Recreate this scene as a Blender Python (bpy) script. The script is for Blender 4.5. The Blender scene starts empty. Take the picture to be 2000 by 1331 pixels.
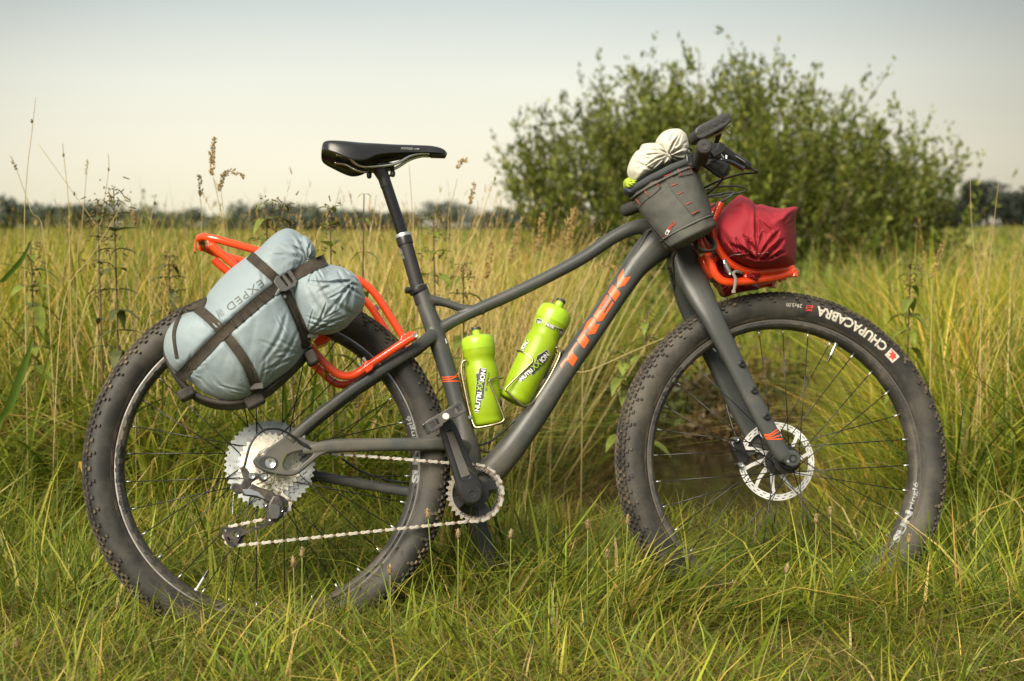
import bpy, bmesh, math, random
import numpy as np
from mathutils import Vector, Matrix, noise
from mathutils.bvhtree import BVHTree
rng = np.random.default_rng(7)
random.seed(7)
R = math.radians
sc = bpy.context.scene
col = sc.collection

# ------------------------------------------------------------------ camera, world, sun, exposure
CAM_H = 0.88
PITCH = math.atan(225 / 2777.8)
cam_data = bpy.data.cameras.new('camera')
cam = bpy.data.objects.new('camera', cam_data)
col.objects.link(cam)
cam.location = (0, 0, CAM_H)
cam.rotation_euler = (math.pi / 2 - PITCH, 0, 0)
cam_data.lens = 50
cam_data.sensor_width = 36
cam_data.clip_end = 3000
cam_data.dof.use_dof = True
cam_data.dof.focus_distance = 2.98
cam_data.dof.aperture_fstop = 4.2
sc.camera = cam

world = bpy.data.worlds.new('World')
sc.world = world
world.use_nodes = True
nt = world.node_tree
nt.nodes.clear()
SUN_AZ = -150.0   # degrees from +Y towards +X : behind the camera, to the left
SUN_EL = 40.0
sky = nt.nodes.new('ShaderNodeTexSky')
sky.sky_type = 'NISHITA'
sky.sun_disc = False
sky.sun_elevation = R(SUN_EL)
sky.sun_rotation = R(SUN_AZ)
sky.air_density = 1.5
sky.dust_density = 4.0
tc = nt.nodes.new('ShaderNodeTexCoord')
sep = nt.nodes.new('ShaderNodeSeparateXYZ')
nt.links.new(tc.outputs['Generated'], sep.inputs[0])
ramp = nt.nodes.new('ShaderNodeValToRGB')      # evening haze: cream at the horizon, grey blue above
cr = ramp.color_ramp
stops = [(0.0, (.95, .88, .65)), (.045, (.97, .92, .73)), (.10, (.86, .87, .76)), (.165, (.56, .63, .63)), (.35, (.56, .64, .67)), (1.0, (.56, .64, .68))]
while len(cr.elements) < len(stops):
    cr.elements.new(0.5)
for e, (p, c) in zip(cr.elements, stops):
    e.position = p
    e.color = (*c, 1)
nt.links.new(sep.outputs['Z'], ramp.inputs[0])
# broad glow around the set sun: dot of the view direction with the glow direction
dot = nt.nodes.new('ShaderNodeVectorMath'); dot.operation = 'DOT_PRODUCT'
gd = Vector((math.sin(R(-3)), math.cos(R(-3)), 0.03)).normalized()
dot.inputs[1].default_value = gd
nt.links.new(tc.outputs['Generated'], dot.inputs[0])
gr = nt.nodes.new('ShaderNodeMapRange')
gr.interpolation_type = 'SMOOTHSTEP'
gr.inputs['From Min'].default_value = .895
gr.inputs['From Max'].default_value = 1.0
gr.inputs['To Min'].default_value = .58
gr.inputs['To Max'].default_value = 1.0
nt.links.new(dot.outputs['Value'], gr.inputs['Value'])
mul = nt.nodes.new('ShaderNodeMix'); mul.data_type = 'RGBA'; mul.blend_type = 'MULTIPLY'
mul.inputs[0].default_value = 1.0
nt.links.new(ramp.outputs[0], mul.inputs[6])
nt.links.new(gr.outputs[0], mul.inputs[7])
# faint high cloud
cn = nt.nodes.new('ShaderNodeTexNoise'); cn.inputs['Scale'].default_value = 2.2; cn.inputs['Detail'].default_value = 3
mp = nt.nodes.new('ShaderNodeMapping'); mp.inputs['Scale'].default_value = (1, 1, 5)
nt.links.new(tc.outputs['Generated'], mp.inputs[0]); nt.links.new(mp.outputs[0], cn.inputs['Vector'])
cm = nt.nodes.new('ShaderNodeMapRange'); cm.inputs['To Min'].default_value = .90; cm.inputs['To Max'].default_value = 1.08
nt.links.new(cn.outputs[0], cm.inputs['Value'])
mul2 = nt.nodes.new('ShaderNodeMix'); mul2.data_type = 'RGBA'; mul2.blend_type = 'MULTIPLY'; mul2.inputs[0].default_value = 1
nt.links.new(mul.outputs[2], mul2.inputs[6]); nt.links.new(cm.outputs[0], mul2.inputs[7])
b1 = nt.nodes.new('ShaderNodeBackground'); b1.inputs[1].default_value = 0.05
nt.links.new(sky.outputs[0], b1.inputs[0])
b2 = nt.nodes.new('ShaderNodeBackground'); b2.inputs[1].default_value = 0.60
nt.links.new(mul2.outputs[2], b2.inputs[0])
mx = nt.nodes.new('ShaderNodeMixShader'); mx.inputs[0].default_value = .92
nt.links.new(b1.outputs[0], mx.inputs[1]); nt.links.new(b2.outputs[0], mx.inputs[2])
wo = nt.nodes.new('ShaderNodeOutputWorld')
nt.links.new(mx.outputs[0], wo.inputs[0])

sun_d = bpy.data.lights.new('sun', 'SUN')
sun_d.energy = 4.4
sun_d.angle = R(42)
sun_d.color = (1.0, .90, .74)
sun = bpy.data.objects.new('sun', sun_d)
col.objects.link(sun)
sdir = Vector((math.sin(R(SUN_AZ)) * math.cos(R(SUN_EL)), math.cos(R(SUN_AZ)) * math.cos(R(SUN_EL)), math.sin(R(SUN_EL))))
sun.rotation_euler = sdir.to_track_quat('Z', 'Y').to_euler()
sun.location = sdir * 20
sc.view_settings.view_transform = 'Standard'
sc.view_settings.look = 'None'
sc.view_settings.exposure = 0.88
sc.view_settings.gamma = 1.0
sc.view_settings.use_curve_mapping = False
sc.render.engine = 'CYCLES'
try:
    sc.cycles.use_denoising = True
    sc.cycles.denoiser = 'OPENIMAGEDENOISE'
    sc.cycles.max_bounces = 6
    sc.cycles.diffuse_bounces = 3
    sc.cycles.glossy_bounces = 3
    sc.cycles.transmission_bounces = 4
    sc.cycles.transparent_max_bounces = 6
    sc.cycles.sample_clamp_indirect = 4
    sc.render.filter_size = 1.3
except Exception:
    pass

# ------------------------------------------------------------------ materials
MATS = {}
def srgb(r, g, b):
    f = lambda c: (c / 255 / 12.92) if c / 255 <= .04045 else ((c / 255 + .055) / 1.055) ** 2.4
    return (f(r), f(g), f(b))

def mat(name, color, rough=.5, metal=0.0, spec=.5, var=0.0, vscale=30, bump=0.0, bscale=200, dirt=0.0, dirt_col=(.20, .15, .09), dirt_scale=6,
        dirt_low=None, coat=0.0, sheen=0.0, sub=0.0, trans=0.0, attr=None, weave=None, bdist=.002, transl=0.0, rvar=0.0, coords='Object'):
    if name in MATS:
        return MATS[name]
    m = bpy.data.materials.new(name)
    m.use_nodes = True
    n = m.node_tree.nodes; l = m.node_tree.links
    n.clear()
    out = n.new('ShaderNodeOutputMaterial')
    p = n.new('ShaderNodeBsdfPrincipled')
    p.inputs['Roughness'].default_value = rough
    p.inputs['Metallic'].default_value = metal
    p.inputs['Specular IOR Level'].default_value = spec
    p.inputs['Coat Weight'].default_value = coat
    p.inputs['Coat Roughness'].default_value = .15
    p.inputs['Sheen Weight'].default_value = sheen
    p.inputs['Sheen Roughness'].default_value = .4
    if sub:
        p.inputs['Subsurface Weight'].default_value = sub
        p.inputs['Subsurface Scale'].default_value = .01
        p.inputs['Subsurface Radius'].default_value = (.6, 1, .3)
    p.inputs['Transmission Weight'].default_value = trans
    tc = n.new('ShaderNodeTexCoord')
    cs = None
    if attr:
        a = n.new('ShaderNodeAttribute'); a.attribute_name = attr
        cs = a.outputs['Color']
    def noise_(scale, detail=4, rough_=.6):
        t = n.new('ShaderNodeTexNoise'); t.inputs['Scale'].default_value = scale; t.inputs['Detail'].default_value = detail
        t.inputs['Roughness'].default_value = rough_
        l.new(tc.outputs[coords], t.inputs['Vector'])
        return t
    p.inputs['Base Color'].default_value = (*color, 1)
    if var:
        t = noise_(vscale)
        mr = n.new('ShaderNodeMapRange'); mr.inputs['From Min'].default_value = .3; mr.inputs['From Max'].default_value = .7
        mr.inputs['To Min'].default_value = 1 - var; mr.inputs['To Max'].default_value = 1 + var
        l.new(t.outputs[0], mr.inputs['Value'])
        mm = n.new('ShaderNodeMix'); mm.data_type = 'RGBA'; mm.blend_type = 'MULTIPLY'; mm.inputs[0].default_value = 1
        mm.inputs[6].default_value = (*color, 1)
        if cs: l.new(cs, mm.inputs[6])
        l.new(mr.outputs[0], mm.inputs[7])
        cs = mm.outputs[2]
    if dirt:
        t = noise_(dirt_scale, 6, .7)
        mr = n.new('ShaderNodeMapRange'); mr.inputs['From Min'].default_value = .46; mr.inputs['From Max'].default_value = .68
        mr.inputs['To Max'].default_value = dirt
        l.new(t.outputs[0], mr.inputs['Value'])
        fac = mr.outputs[0]
        if dirt_low:     # mud thickest low down on the thing, as it was thrown up from the track
            sx = n.new('ShaderNodeSeparateXYZ'); l.new(tc.outputs['Object'], sx.inputs[0])
            m2 = n.new('ShaderNodeMapRange'); m2.inputs['From Min'].default_value = dirt_low[0]; m2.inputs['From Max'].default_value = dirt_low[1]
            m2.inputs['To Min'].default_value = 1; m2.inputs['To Max'].default_value = dirt_low[2]
            l.new(sx.outputs['Z'], m2.inputs['Value'])
            m3 = n.new('ShaderNodeMath'); m3.operation = 'MULTIPLY'
            l.new(fac, m3.inputs[0]); l.new(m2.outputs[0], m3.inputs[1]); fac = m3.outputs[0]
        mm = n.new('ShaderNodeMix'); mm.data_type = 'RGBA'
        mm.inputs[6].default_value = (*color, 1); mm.inputs[7].default_value = (*dirt_col, 1)
        l.new(fac, mm.inputs[0])
        if cs: l.new(cs, mm.inputs[6])
        cs = mm.outputs[2]
        r2 = n.new('ShaderNodeMapRange'); r2.inputs['To Min'].default_value = rough; r2.inputs['To Max'].default_value = .9
        l.new(fac, r2.inputs['Value']); l.new(r2.outputs[0], p.inputs['Roughness'])
    if cs:
        l.new(cs, p.inputs['Base Color'])
    if rvar and not dirt:
        t = noise_(vscale * .7)
        r2 = n.new('ShaderNodeMapRange'); r2.inputs['To Min'].default_value = rough - rvar; r2.inputs['To Max'].default_value = rough + rvar
        l.new(t.outputs[0], r2.inputs['Value']); l.new(r2.outputs[0], p.inputs['Roughness'])
    if bump or weave:
        b = n.new('ShaderNodeBump'); b.inputs['Strength'].default_value = bump or .5; b.inputs['Distance'].default_value = bdist
        if weave:
            t = n.new('ShaderNodeTexWave'); t.inputs['Scale'].default_value = weave; t.inputs['Distortion'].default_value = 1.0
            t.bands_direction = 'DIAGONAL'
            l.new(tc.outputs[coords], t.inputs['Vector'])
        else:
            t = noise_(bscale, 5)
        l.new(t.outputs[0], b.inputs['Height']); l.new(b.outputs[0], p.inputs['Normal'])
    sh = p.outputs[0]
    if transl:
        tr = n.new('ShaderNodeBsdfTranslucent'); tr.inputs[0].default_value = (*color, 1)
        if cs: l.new(cs, tr.inputs[0])
        ms = n.new('ShaderNodeMixShader'); ms.inputs[0].default_value = transl
        l.new(sh, ms.inputs[1]); l.new(tr.outputs[0], ms.inputs[2]); sh = ms.outputs[0]
    l.new(sh, out.inputs[0])
    MATS[name] = m
    return m

# ------------------------------------------------------------------ mesh building
class MB:
    def __init__(s):
        s.v = []; s.f = []; s.n = 0
    def add(s, v, f):
        v = np.asarray(v, float).reshape(-1, 3)
        s.v.append(v); o = s.n
        s.f.extend([tuple(i + o for i in q) for q in f])
        s.n += len(v)
        return s
    def verts(s):
        return np.concatenate(s.v) if s.v else np.zeros((0, 3))

def mesh_obj(name, v, f, m, parent=None, smooth=40, origin=(0, 0, 0)):
    me = bpy.data.meshes.new(name)
    v = np.asarray(v, float) - np.asarray(origin, float)
    me.from_pydata(v.tolist(), [], f)
    if m is not None:
        me.materials.append(m)
    if smooth:
        me.polygons.foreach_set('use_smooth', [True] * len(me.polygons))
        if smooth < 180:
            me.set_sharp_from_angle(angle=R(smooth))
    o = bpy.data.objects.new(name, me)
    col.objects.link(o)
    if parent is not None:
        o.parent = parent
    return o

def tag(o, label=None, cat=None, group=None, kind=None):
    if label: o['label'] = label
    if cat: o['category'] = cat
    if group: o['group'] = group
    if kind: o['kind'] = kind
    return o

def nrm(a):
    a = np.asarray(a, float)
    return a / (np.linalg.norm(a, axis=-1, keepdims=True) + 1e-12)

def smooth_path(P, k=8, closed=False):
    """Catmull-Rom through the points."""
    P = np.asarray(P, float)
    n = len(P)
    if n < 3: 
        return P
    out = []
    segs = n if closed else n - 1
    for i in range(segs):
        g = (lambda j: P[j % n]) if closed else (lambda j: P[min(max(j, 0), n - 1)])
        p0, p1, p2, p3 = g(i - 1), g(i), g(i + 1), g(i + 2)
        for t in np.arange(k) / k:
            out.append(.5 * ((2 * p1) + (-p0 + p2) * t + (2 * p0 - 5 * p1 + 4 * p2 - p3) * t * t + (-p0 + 3 * p1 - 3 * p2 + p3) * t ** 3))
    if not closed:
        out.append(P[-1])
    return np.array(out)

def tube(P, r, n=12, closed=False, caps=True, ref=(0, 1, 0), b=None, power=2.0):
    """Swept tube. r: radius across, b: radius along ref (scalars or arrays); superellipse power."""
    P = np.asarray(P, float); m = len(P)
    T = np.zeros_like(P)
    if closed:
        T = np.roll(P, -1, 0) - np.roll(P, 1, 0)
    else:
        T[1:-1] = P[2:] - P[:-2]; T[0] = P[1] - P[0]; T[-1] = P[-1] - P[-2]
    T = nrm(T)
    r = np.broadcast_to(np.asarray(r, float), (m,)); b = r if b is None else np.broadcast_to(np.asarray(b, float), (m,))
    ref = np.asarray(ref, float)
    B = ref - (T @ ref)[:, None] * T
    bad = np.linalg.norm(B, axis=1) < 1e-3
    if bad.any():
        alt = np.array([1., .01, 0.3]); B[bad] = alt - (T[bad] @ alt)[:, None] * T[bad]
    B = nrm(B); N = np.cross(T, B)
    a = np.arange(n) * 2 * np.pi / n
    ca, sa = np.cos(a), np.sin(a)
    ca = np.sign(ca) * np.abs(ca) ** (2 / power); sa = np.sign(sa) * np.abs(sa) ** (2 / power)
    V = P[:, None] + N[:, None] * (ca[None, :, None] * r[:, None, None]) + B[:, None] * (sa[None, :, None] * b[:, None, None])
    V = V.reshape(-1, 3)
    F = []
    for i in range(m if closed else m - 1):
        j = (i + 1) % m
        for k in range(n):
            k2 = (k + 1) % n
            F.append((i * n + k, j * n + k, j * n + k2, i * n + k2))
    if caps and not closed:
        F.append(tuple(range(n))); F.append(tuple((m - 1) * n + k for k in range(n))[::-1])
    return V, F

def revolve(prof, c, axis=(0, 1, 0), n=48, closed_prof=False, x0=(1, 0, 0), arc=None):
    """prof: (radius, along-axis) pairs."""
    axis = nrm(axis); x = np.asarray(x0, float); x = x - (x @ axis) * axis
    if np.linalg.norm(x) < 1e-3: x = np.array([0, 0, 1.]) - axis[2] * axis
    x = nrm(x); y = np.cross(axis, x)
    prof = np.asarray(prof, float); k = len(prof)
    full = arc is None
    a = np.arange(n) * 2 * np.pi / n if full else np.linspace(arc[0], arc[1], n)
    ring = np.cos(a)[:, None] * x + np.sin(a)[:, None] * y
    V = np.asarray(c, float) + ring[:, None] * prof[None, :, 0:1] + axis * prof[None, :, 1:2]
    V = V.reshape(-1, 3); F = []
    for i in range(n if full else n - 1):
        j = (i + 1) % n
        for q in range(k if closed_prof else k - 1):
            q2 = (q + 1) % k
            F.append((i * k + q, i * k + q2, j * k + q2, j * k + q))
    return V, F

def boxm(c, sx, sy, sz, X=(1, 0, 0), Y=(0, 1, 0), Z=(0, 0, 1), taper=1.0):
    c = np.asarray(c, float); X, Y, Z = map(np.asarray, (X, Y, Z))
    V = []
    for z in (-1, 1):
        k = taper if z > 0 else 1
        for x, y in ((-1, -1), (1, -1), (1, 1), (-1, 1)):
            V.append(c + X * x * sx / 2 * k + Y * y * sy / 2 * k + Z * z * sz / 2)
    return np.array(V), [(3, 2, 1, 0), (4, 5, 6, 7), (0, 1, 5, 4), (1, 2, 6, 5), (2, 3, 7, 6), (3, 0, 4, 7)]

def bevel_obj(o, w=.002, seg=2, ang=35):
    md = o.modifiers.new('bevel', 'BEVEL'); md.width = w; md.segments = seg; md.limit_method = 'ANGLE'; md.angle_limit = R(ang)
    return o

def curve_mesh(cu):
    o = bpy.data.objects.new('tmp', cu); col.objects.link(o)
    dg = bpy.context.evaluated_depsgraph_get()
    me = bpy.data.meshes.new_from_object(o.evaluated_get(dg))
    v = np.array([x.co[:] for x in me.vertices]).reshape(-1, 3); f = [tuple(p.vertices) for p in me.polygons]
    bpy.data.objects.remove(o); bpy.data.meshes.remove(me)
    return v, f

def plate(outlines, thick, bevel=0.0, seg=2, curved=False):
    """Filled 2D outlines (first outer, rest holes; even-odd) extruded symmetrically. Returns verts in (x, z) plane with y = thickness."""
    cu = bpy.data.curves.new('tmp', 'CURVE'); cu.dimensions = '2D'; cu.fill_mode = 'BOTH'
    cu.extrude = max(thick / 2 - bevel, 0); cu.bevel_depth = bevel; cu.bevel_resolution = seg; cu.offset = -bevel
    for ol in outlines:
        ol = np.asarray(ol, float)
        s = cu.splines.new('POLY'); s.points.add(len(ol) - 1)
        for p, q in zip(s.points, ol): p.co = (q[0], q[1], 0, 1)
        s.use_cyclic_u = True
    v, f = curve_mesh(cu)
    bpy.data.curves.remove(cu)
    return np.c_[v[:, 0], -v[:, 2], v[:, 1]], f

def text_mesh(body, size=1.0, bold=0.0, shear=0.0, extrude=0.0, spacing=1.0, align='CENTER'):
    cu = bpy.data.curves.new('tmp', 'FONT'); cu.body = body; cu.size = size; cu.offset = bold; cu.shear = shear
    cu.extrude = extrude; cu.space_character = spacing; cu.align_x = align; cu.resolution_u = 3
    v, f = curve_mesh(cu)
    bpy.data.curves.remove(cu)
    return v, f

def subdiv_mesh(v, f, axis, step):
    """cut a flat mesh by planes across an axis so that it can follow a curve"""
    bm = bmesh.new()
    vs = [bm.verts.new(p) for p in v]
    for q in f:
        try: bm.faces.new([vs[i] for i in q])
        except ValueError: pass
    lo, hi = v[:, axis].min(), v[:, axis].max()
    no = [0, 0, 0]; no[axis] = 1
    for s in np.arange(lo + step, hi, step):
        co = [0, 0, 0]; co[axis] = s
        bmesh.ops.bisect_plane(bm, geom=bm.verts[:] + bm.edges[:] + bm.faces[:], plane_co=co, plane_no=no)
    bmesh.ops.triangulate(bm, faces=bm.faces[:])
    bm.verts.index_update()
    v2 = np.array([x.co[:] for x in bm.verts]); f2 = [tuple(x.index for x in q.verts) for q in bm.faces]
    bm.free()
    return v2, f2

def fnoise(P, scale, seed=0.0):
    return np.array([noise.noise(Vector((p[0] * scale + seed, p[1] * scale + seed * 1.7, p[2] * scale - seed))) for p in P])

# ------------------------------------------------------------------ the bicycle's own space: x forward, y to its left (away), z up; origin = rear axle
def _rotm():
    yaw, lean, tilt = R(9.59), R(12.96), R(-1.10)
    cy, sy = math.cos(yaw), math.sin(yaw); Rz = np.array([[cy, -sy, 0], [sy, cy, 0], [0, 0, 1]])
    ct, st = math.cos(tilt), math.sin(tilt); Ry = np.array([[ct, 0, -st], [0, 1, 0], [st, 0, ct]])
    cl, sl = math.cos(lean), math.sin(lean); Rx = np.array([[1, 0, 0], [0, cl, sl], [0, -sl, cl]])
    return Rz @ Ry @ Rx
BM = _rotm()
BO = np.array([-.514, 2.989, CAM_H - .507])
def steer_m(s=R(-2.3)):
    ha = R(69); k = np.array([-math.cos(ha), 0, math.sin(ha)])
    K = np.array([[0, -k[2], k[1]], [k[2], 0, -k[0]], [-k[1], k[0], 0]])
    return np.eye(3) + math.sin(s) * K + (1 - math.cos(s)) * K @ K
SM = steer_m()
FO = np.array([1.141, 0, 0])           # front axle
def B(px, py, off=0.0):
    """A point measured in the photograph, carried to the bicycle's plane at side offset off."""
    d = np.array([(px - 1000) / 2777.8, 1.0, -(py - 665.5) / 2777.8])
    c, s = math.cos(PITCH), math.sin(PITCH)
    d = np.array([d[0], c * d[1] + s * d[2], -s * d[1] + c * d[2]])
    o = BM.T @ (np.array([0, 0, CAM_H]) - BO); d = BM.T @ d
    t = (off - o[1]) / d[1]
    return o + d * t
def Bs(pts, off=0.0):
    return np.array([B(p[0], p[1], p[2] if len(p) > 2 else off) for p in pts])
def W(p):
    return BO + np.asarray(p, float) @ BM.T
BMAT = Matrix(((*BM[0], BO[0]), (*BM[1], BO[1]), (*BM[2], BO[2]), (0, 0, 0, 1)))

def thing(name, label, cat, origin=(0, 0, 0), group=None):
    """Empty carrying parts that are built in bicycle space"""
    o = bpy.data.objects.new(name, None); col.objects.link(o)
    o.empty_display_size = .1
    o.matrix_world = BMAT @ Matrix.Translation(Vector([float(x) for x in origin]))
    o['_org'] = [float(x) for x in origin]
    tag(o, label, cat, group)
    return o
def part(name, mb, m, parent, smooth=40, bevel=None, label=None, org=None):
    """a part (or sub-part) of a thing, given in bicycle space"""
    v, f = (mb.verts(), mb.f) if isinstance(mb, MB) else mb
    root = parent
    while root.parent is not None: root = root.parent
    o = mesh_obj(name, v, f, m, parent, smooth, origin=list(root['_org']) if '_org' in root else (0, 0, 0))
    if bevel: bevel_obj(o, bevel)
    if label: o['label'] = label
    return o
# ------------------------------------------------------------------ ground, ditch, water
def ditch_d(x, y):
    """signed position across the ditch that runs away behind the front wheel"""
    cx = .55 + (y - 4.6) * .20
    return (x - cx) / 1.04
def ditch_depth(x, y):
    d = np.abs(ditch_d(x, y))
    along = np.clip((y - 3.8) / .8, 0, 1) * (.35 + .65 * np.clip((7.3 - y) / .8, 0, 1)) * np.clip((14 - y) / 4, 0, 1)
    return .36 * along * np.clip(1.25 - d / .62, 0, 1) ** 1.2
def ground_z(x, y):
    x = np.asarray(x, float); y = np.asarray(y, float)
    z = .018 * np.sin(x * 2.1 + .5) * np.cos(y * 1.7) + .01 * np.sin(x * 5.3 + y * 3.1)
    z = z - .012 * np.clip(x, -1, 2) - .004
    far = np.clip((y - 12) / 60, 0, 1)
    z = z * (1 - far) + far * (.12 * np.sin(x * .07) + .1 * np.sin(y * .05 + 1))
    z = z + np.clip((x / np.maximum(y, 1) - .25) * 6, 0, 1) * np.clip((y - 18) / 20, 0, 1) * .55   # low dyke on the right
    return z - ditch_depth(x, y)

def grid_sheet(name, xs, ys, zf, m):
    X, Y = np.meshgrid(xs, ys)
    Z = zf(X, Y)
    V = np.c_[X.ravel(), Y.ravel(), Z.ravel()]; nx = len(xs)
    F = [(j * nx + i, j * nx + i + 1, (j + 1) * nx + i + 1, (j + 1) * nx + i) for j in range(len(ys) - 1) for i in range(nx - 1)]
    return mesh_obj(name, V, F, m, smooth=180)

g_mat = mat('meadow_soil', (.055, .062, .018), rough=.95, spec=.1, var=.5, vscale=1.3, bump=.6, bscale=30, bdist=.03, dirt=.6, dirt_col=(.12, .10, .035), dirt_scale=.35)
xs = np.concatenate([-np.geomspace(1500, 6, 40), np.linspace(-5.9, 8, 140), np.geomspace(8.1, 1500, 40)])
ys = np.concatenate([np.linspace(-40, -.5, 14), np.linspace(0, 12, 130), np.geomspace(12.2, 2500, 60)])
ground = grid_sheet('ground', xs, ys, ground_z, g_mat)
tag(ground, 'grassy meadow ground around the bicycle', kind='structure')

w_mat = mat('ditch_water', (.018, .014, .006), rough=.06, spec=.5, bump=.15, bscale=9, bdist=.01)
wy = np.linspace(4.5, 7.8, 30)
cxs = .55 + (wy - 4.6) * .20
WV = np.array([(c + s * .75, y, -.17) for y, c in zip(wy, cxs) for s in (-1, 1)])
water = mesh_obj('water', WV, [(2 * i, 2 * i + 1, 2 * i + 3, 2 * i + 2) for i in range(len(wy) - 1)], w_mat)
tag(water, 'dark still water in the ditch behind the front wheel', kind='structure')

# ------------------------------------------------------------------ grass
def attr_col(me, name, C):
    a = me.attributes.new(name, 'FLOAT_COLOR', 'POINT')
    a.data.foreach_set('color', np.c_[C, np.ones(len(C))].astype(np.float32).ravel())

def blade_mesh(name, base, h, w, az, lean, bend, C, m, segs=3, tip=0.0, tipdark=None, wprof=None, twist=None):
    """many curved, tapering blades in one mesh. base (n,3); C (n,3) colour"""
    n = len(base); K = segs
    t = np.linspace(0, 1, K + 1)
    dirx = np.c_[np.cos(az), np.sin(az), np.zeros(n)]
    wa = az + np.pi / 2 + rng.normal(0, .9, n) if twist is None else twist
    wd = np.c_[np.cos(wa), np.sin(wa), np.zeros(n)]
    out_h = lean[:, None] * t + bend[:, None] * t ** 2.2
    zz = t[None] * (1 - .5 * np.clip(bend, 0, 1.4)[:, None] * t[None] ** 1.6)
    P = base[:, None] + dirx[:, None] * (out_h * h[:, None])[..., None]
    P[..., 2] += zz * h[:, None]
    wp = np.array(wprof) if wprof is not None else np.maximum(1 - t ** 1.8, 0) * (.65 + .35 * np.minimum(t * 4, 1))
    Wd = wd[:, None] * (w[:, None] * wp[None] * .5)[..., None]
    L = P - Wd; Rr = P + Wd
    V = np.empty((n, K * 2 + 1, 3), np.float32)
    V[:, 0:2 * K:2] = L[:, :K]; V[:, 1:2 * K:2] = Rr[:, :K]; V[:, 2 * K] = P[:, K]
    nv = 2 * K + 1
    quads = np.array([[2 * i, 2 * i + 1, 2 * i + 3, 2 * i + 2] for i in range(K - 1)], int)
    tri = np.array([2 * K - 2, 2 * K - 1, 2 * K])
    off = (np.arange(n) * nv)[:, None]
    loops = np.concatenate([(quads.ravel()[None] + off), (tri[None] + off)], 1).ravel()
    tot = np.tile(np.array([4] * (K - 1) + [3]), n)
    start = np.concatenate([[0], np.cumsum(tot)[:-1]])
    me = bpy.data.meshes.new(name)
    me.vertices.add(n * nv); me.vertices.foreach_set('co', V.ravel())
    me.loops.add(len(loops)); me.loops.foreach_set('vertex_index', loops.astype(np.int32))
    me.polygons.add(len(tot)); me.polygons.foreach_set('loop_start', start.astype(np.int32)); me.polygons.foreach_set('loop_total', tot.astype(np.int32))
    me.polygons.foreach_set('use_smooth', np.ones(len(tot), bool))
    me.update(calc_edges=True)
    CC = np.repeat(C[:, None], nv, 1)
    if tipdark is not None:
        tt = np.concatenate([np.repeat(t[:K], 2), [1]])
        CC = CC * (1 - tt[None, :, None]) + tipdark[:, None] * tt[None, :, None]
    attr_col(me, 'col', CC.reshape(-1, 3))
    me.materials.append(m)
    o = bpy.data.objects.new(name, me); col.objects.link(o)
    return o

grass_m = mat('grass_blades', (.1, .15, .03), rough=.55, spec=.35, attr='col', transl=.38)
straw_m = mat('straw', (.4, .3, .12), rough=.7, spec=.2, attr='col', transl=.25)

GREENS = np.array([(.122, .178, .015), (.168, .222, .018), (.225, .268, .028), (.076, .122, .014), (.285, .285, .040), (.130, .195, .030)])
DRY = np.array([(.50, .39, .15), (.42, .31, .09), (.58, .47, .22), (.30, .19, .06), (.52, .38, .10)])
def pick(n, green=.85):
    g = GREENS[rng.integers(0, len(GREENS), n)]; d = DRY[rng.integers(0, len(DRY), n)]
    s = (rng.random(n) > green)[:, None]
    c = np.where(s, d, g) * rng.uniform(.7, 1.3, (n, 1))
    return c
def vnoise(x, y, s, seed):
    """cheap smooth value noise on arrays"""
    x = x / s + seed * 13.7; y = y / s + seed * 7.3
    xi, yi = np.floor(x), np.floor(y); fx, fy = x - xi, y - yi
    fx = fx * fx * (3 - 2 * fx); fy = fy * fy * (3 - 2 * fy)
    h = lambda a, b: np.modf(np.abs(np.sin(a * 127.1 + b * 311.7 + seed * 3.3) * 43758.5453))[0]
    return (h(xi, yi) * (1 - fx) + h(xi + 1, yi) * fx) * (1 - fy) + (h(xi, yi + 1) * (1 - fx) + h(xi + 1, yi + 1) * fx) * fy

def tall(x, y):
    """height of the meadow in metres"""
    edge = 3.95 + .25 * (vnoise(x, x * 0, .5, 3) - .5)
    t = np.clip((y - edge) / .9, 0, 1)
    near = .13 + .05 * vnoise(x, y, .3, 1)
    h = near + (.80 + .05 * np.clip(-x - .2, 0, 1) - near) * t ** 1.1
    h = h * (.72 + .5 * vnoise(x, y, .7, 2))
    d = np.abs(ditch_d(x, y))
    ch = np.clip(1 - (d - .35) / .75, 0, 1) * np.clip((y - 3.9) / .6, 0, 1) * np.clip((9.5 - y) / 1.5, 0, 1)
    right = (ditch_d(x, y) > .55)
    ch = np.where(right, np.clip(1 - (d - .45) / .35, 0, 1) * np.clip((y - 3.9) / .6, 0, 1) * np.clip((9.5 - y) / 1.5, 0, 1), ch)
    low = .14 - .08 * np.clip(1 - np.abs(d) / .8, 0, 1) * (y < 8)
    h = h * (1 - ch) + low * ch
    h = np.where(y > 9, h * np.clip(1 - (y - 9) / 14, .62, 1), h)
    return h

def scatter(n, y0, y1, spread=.40, pad=.7, p=1.0):
    u = rng.random(n)
    y = (y0 ** p + u * (y1 ** p - y0 ** p)) ** (1 / p) if p else y0 * (y1 / y0) ** u
    x = rng.uniform(-1, 1, n) * (spread * y + pad)
    return x, y
def in_water(x, y):
    return (np.abs(ditch_d(x, y)) < .34 + .12 * vnoise(x, y, .25, 9)) & (y > 4.45) & (y < 6.7 + .3 * vnoise(x, y, .3, 2))

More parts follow.
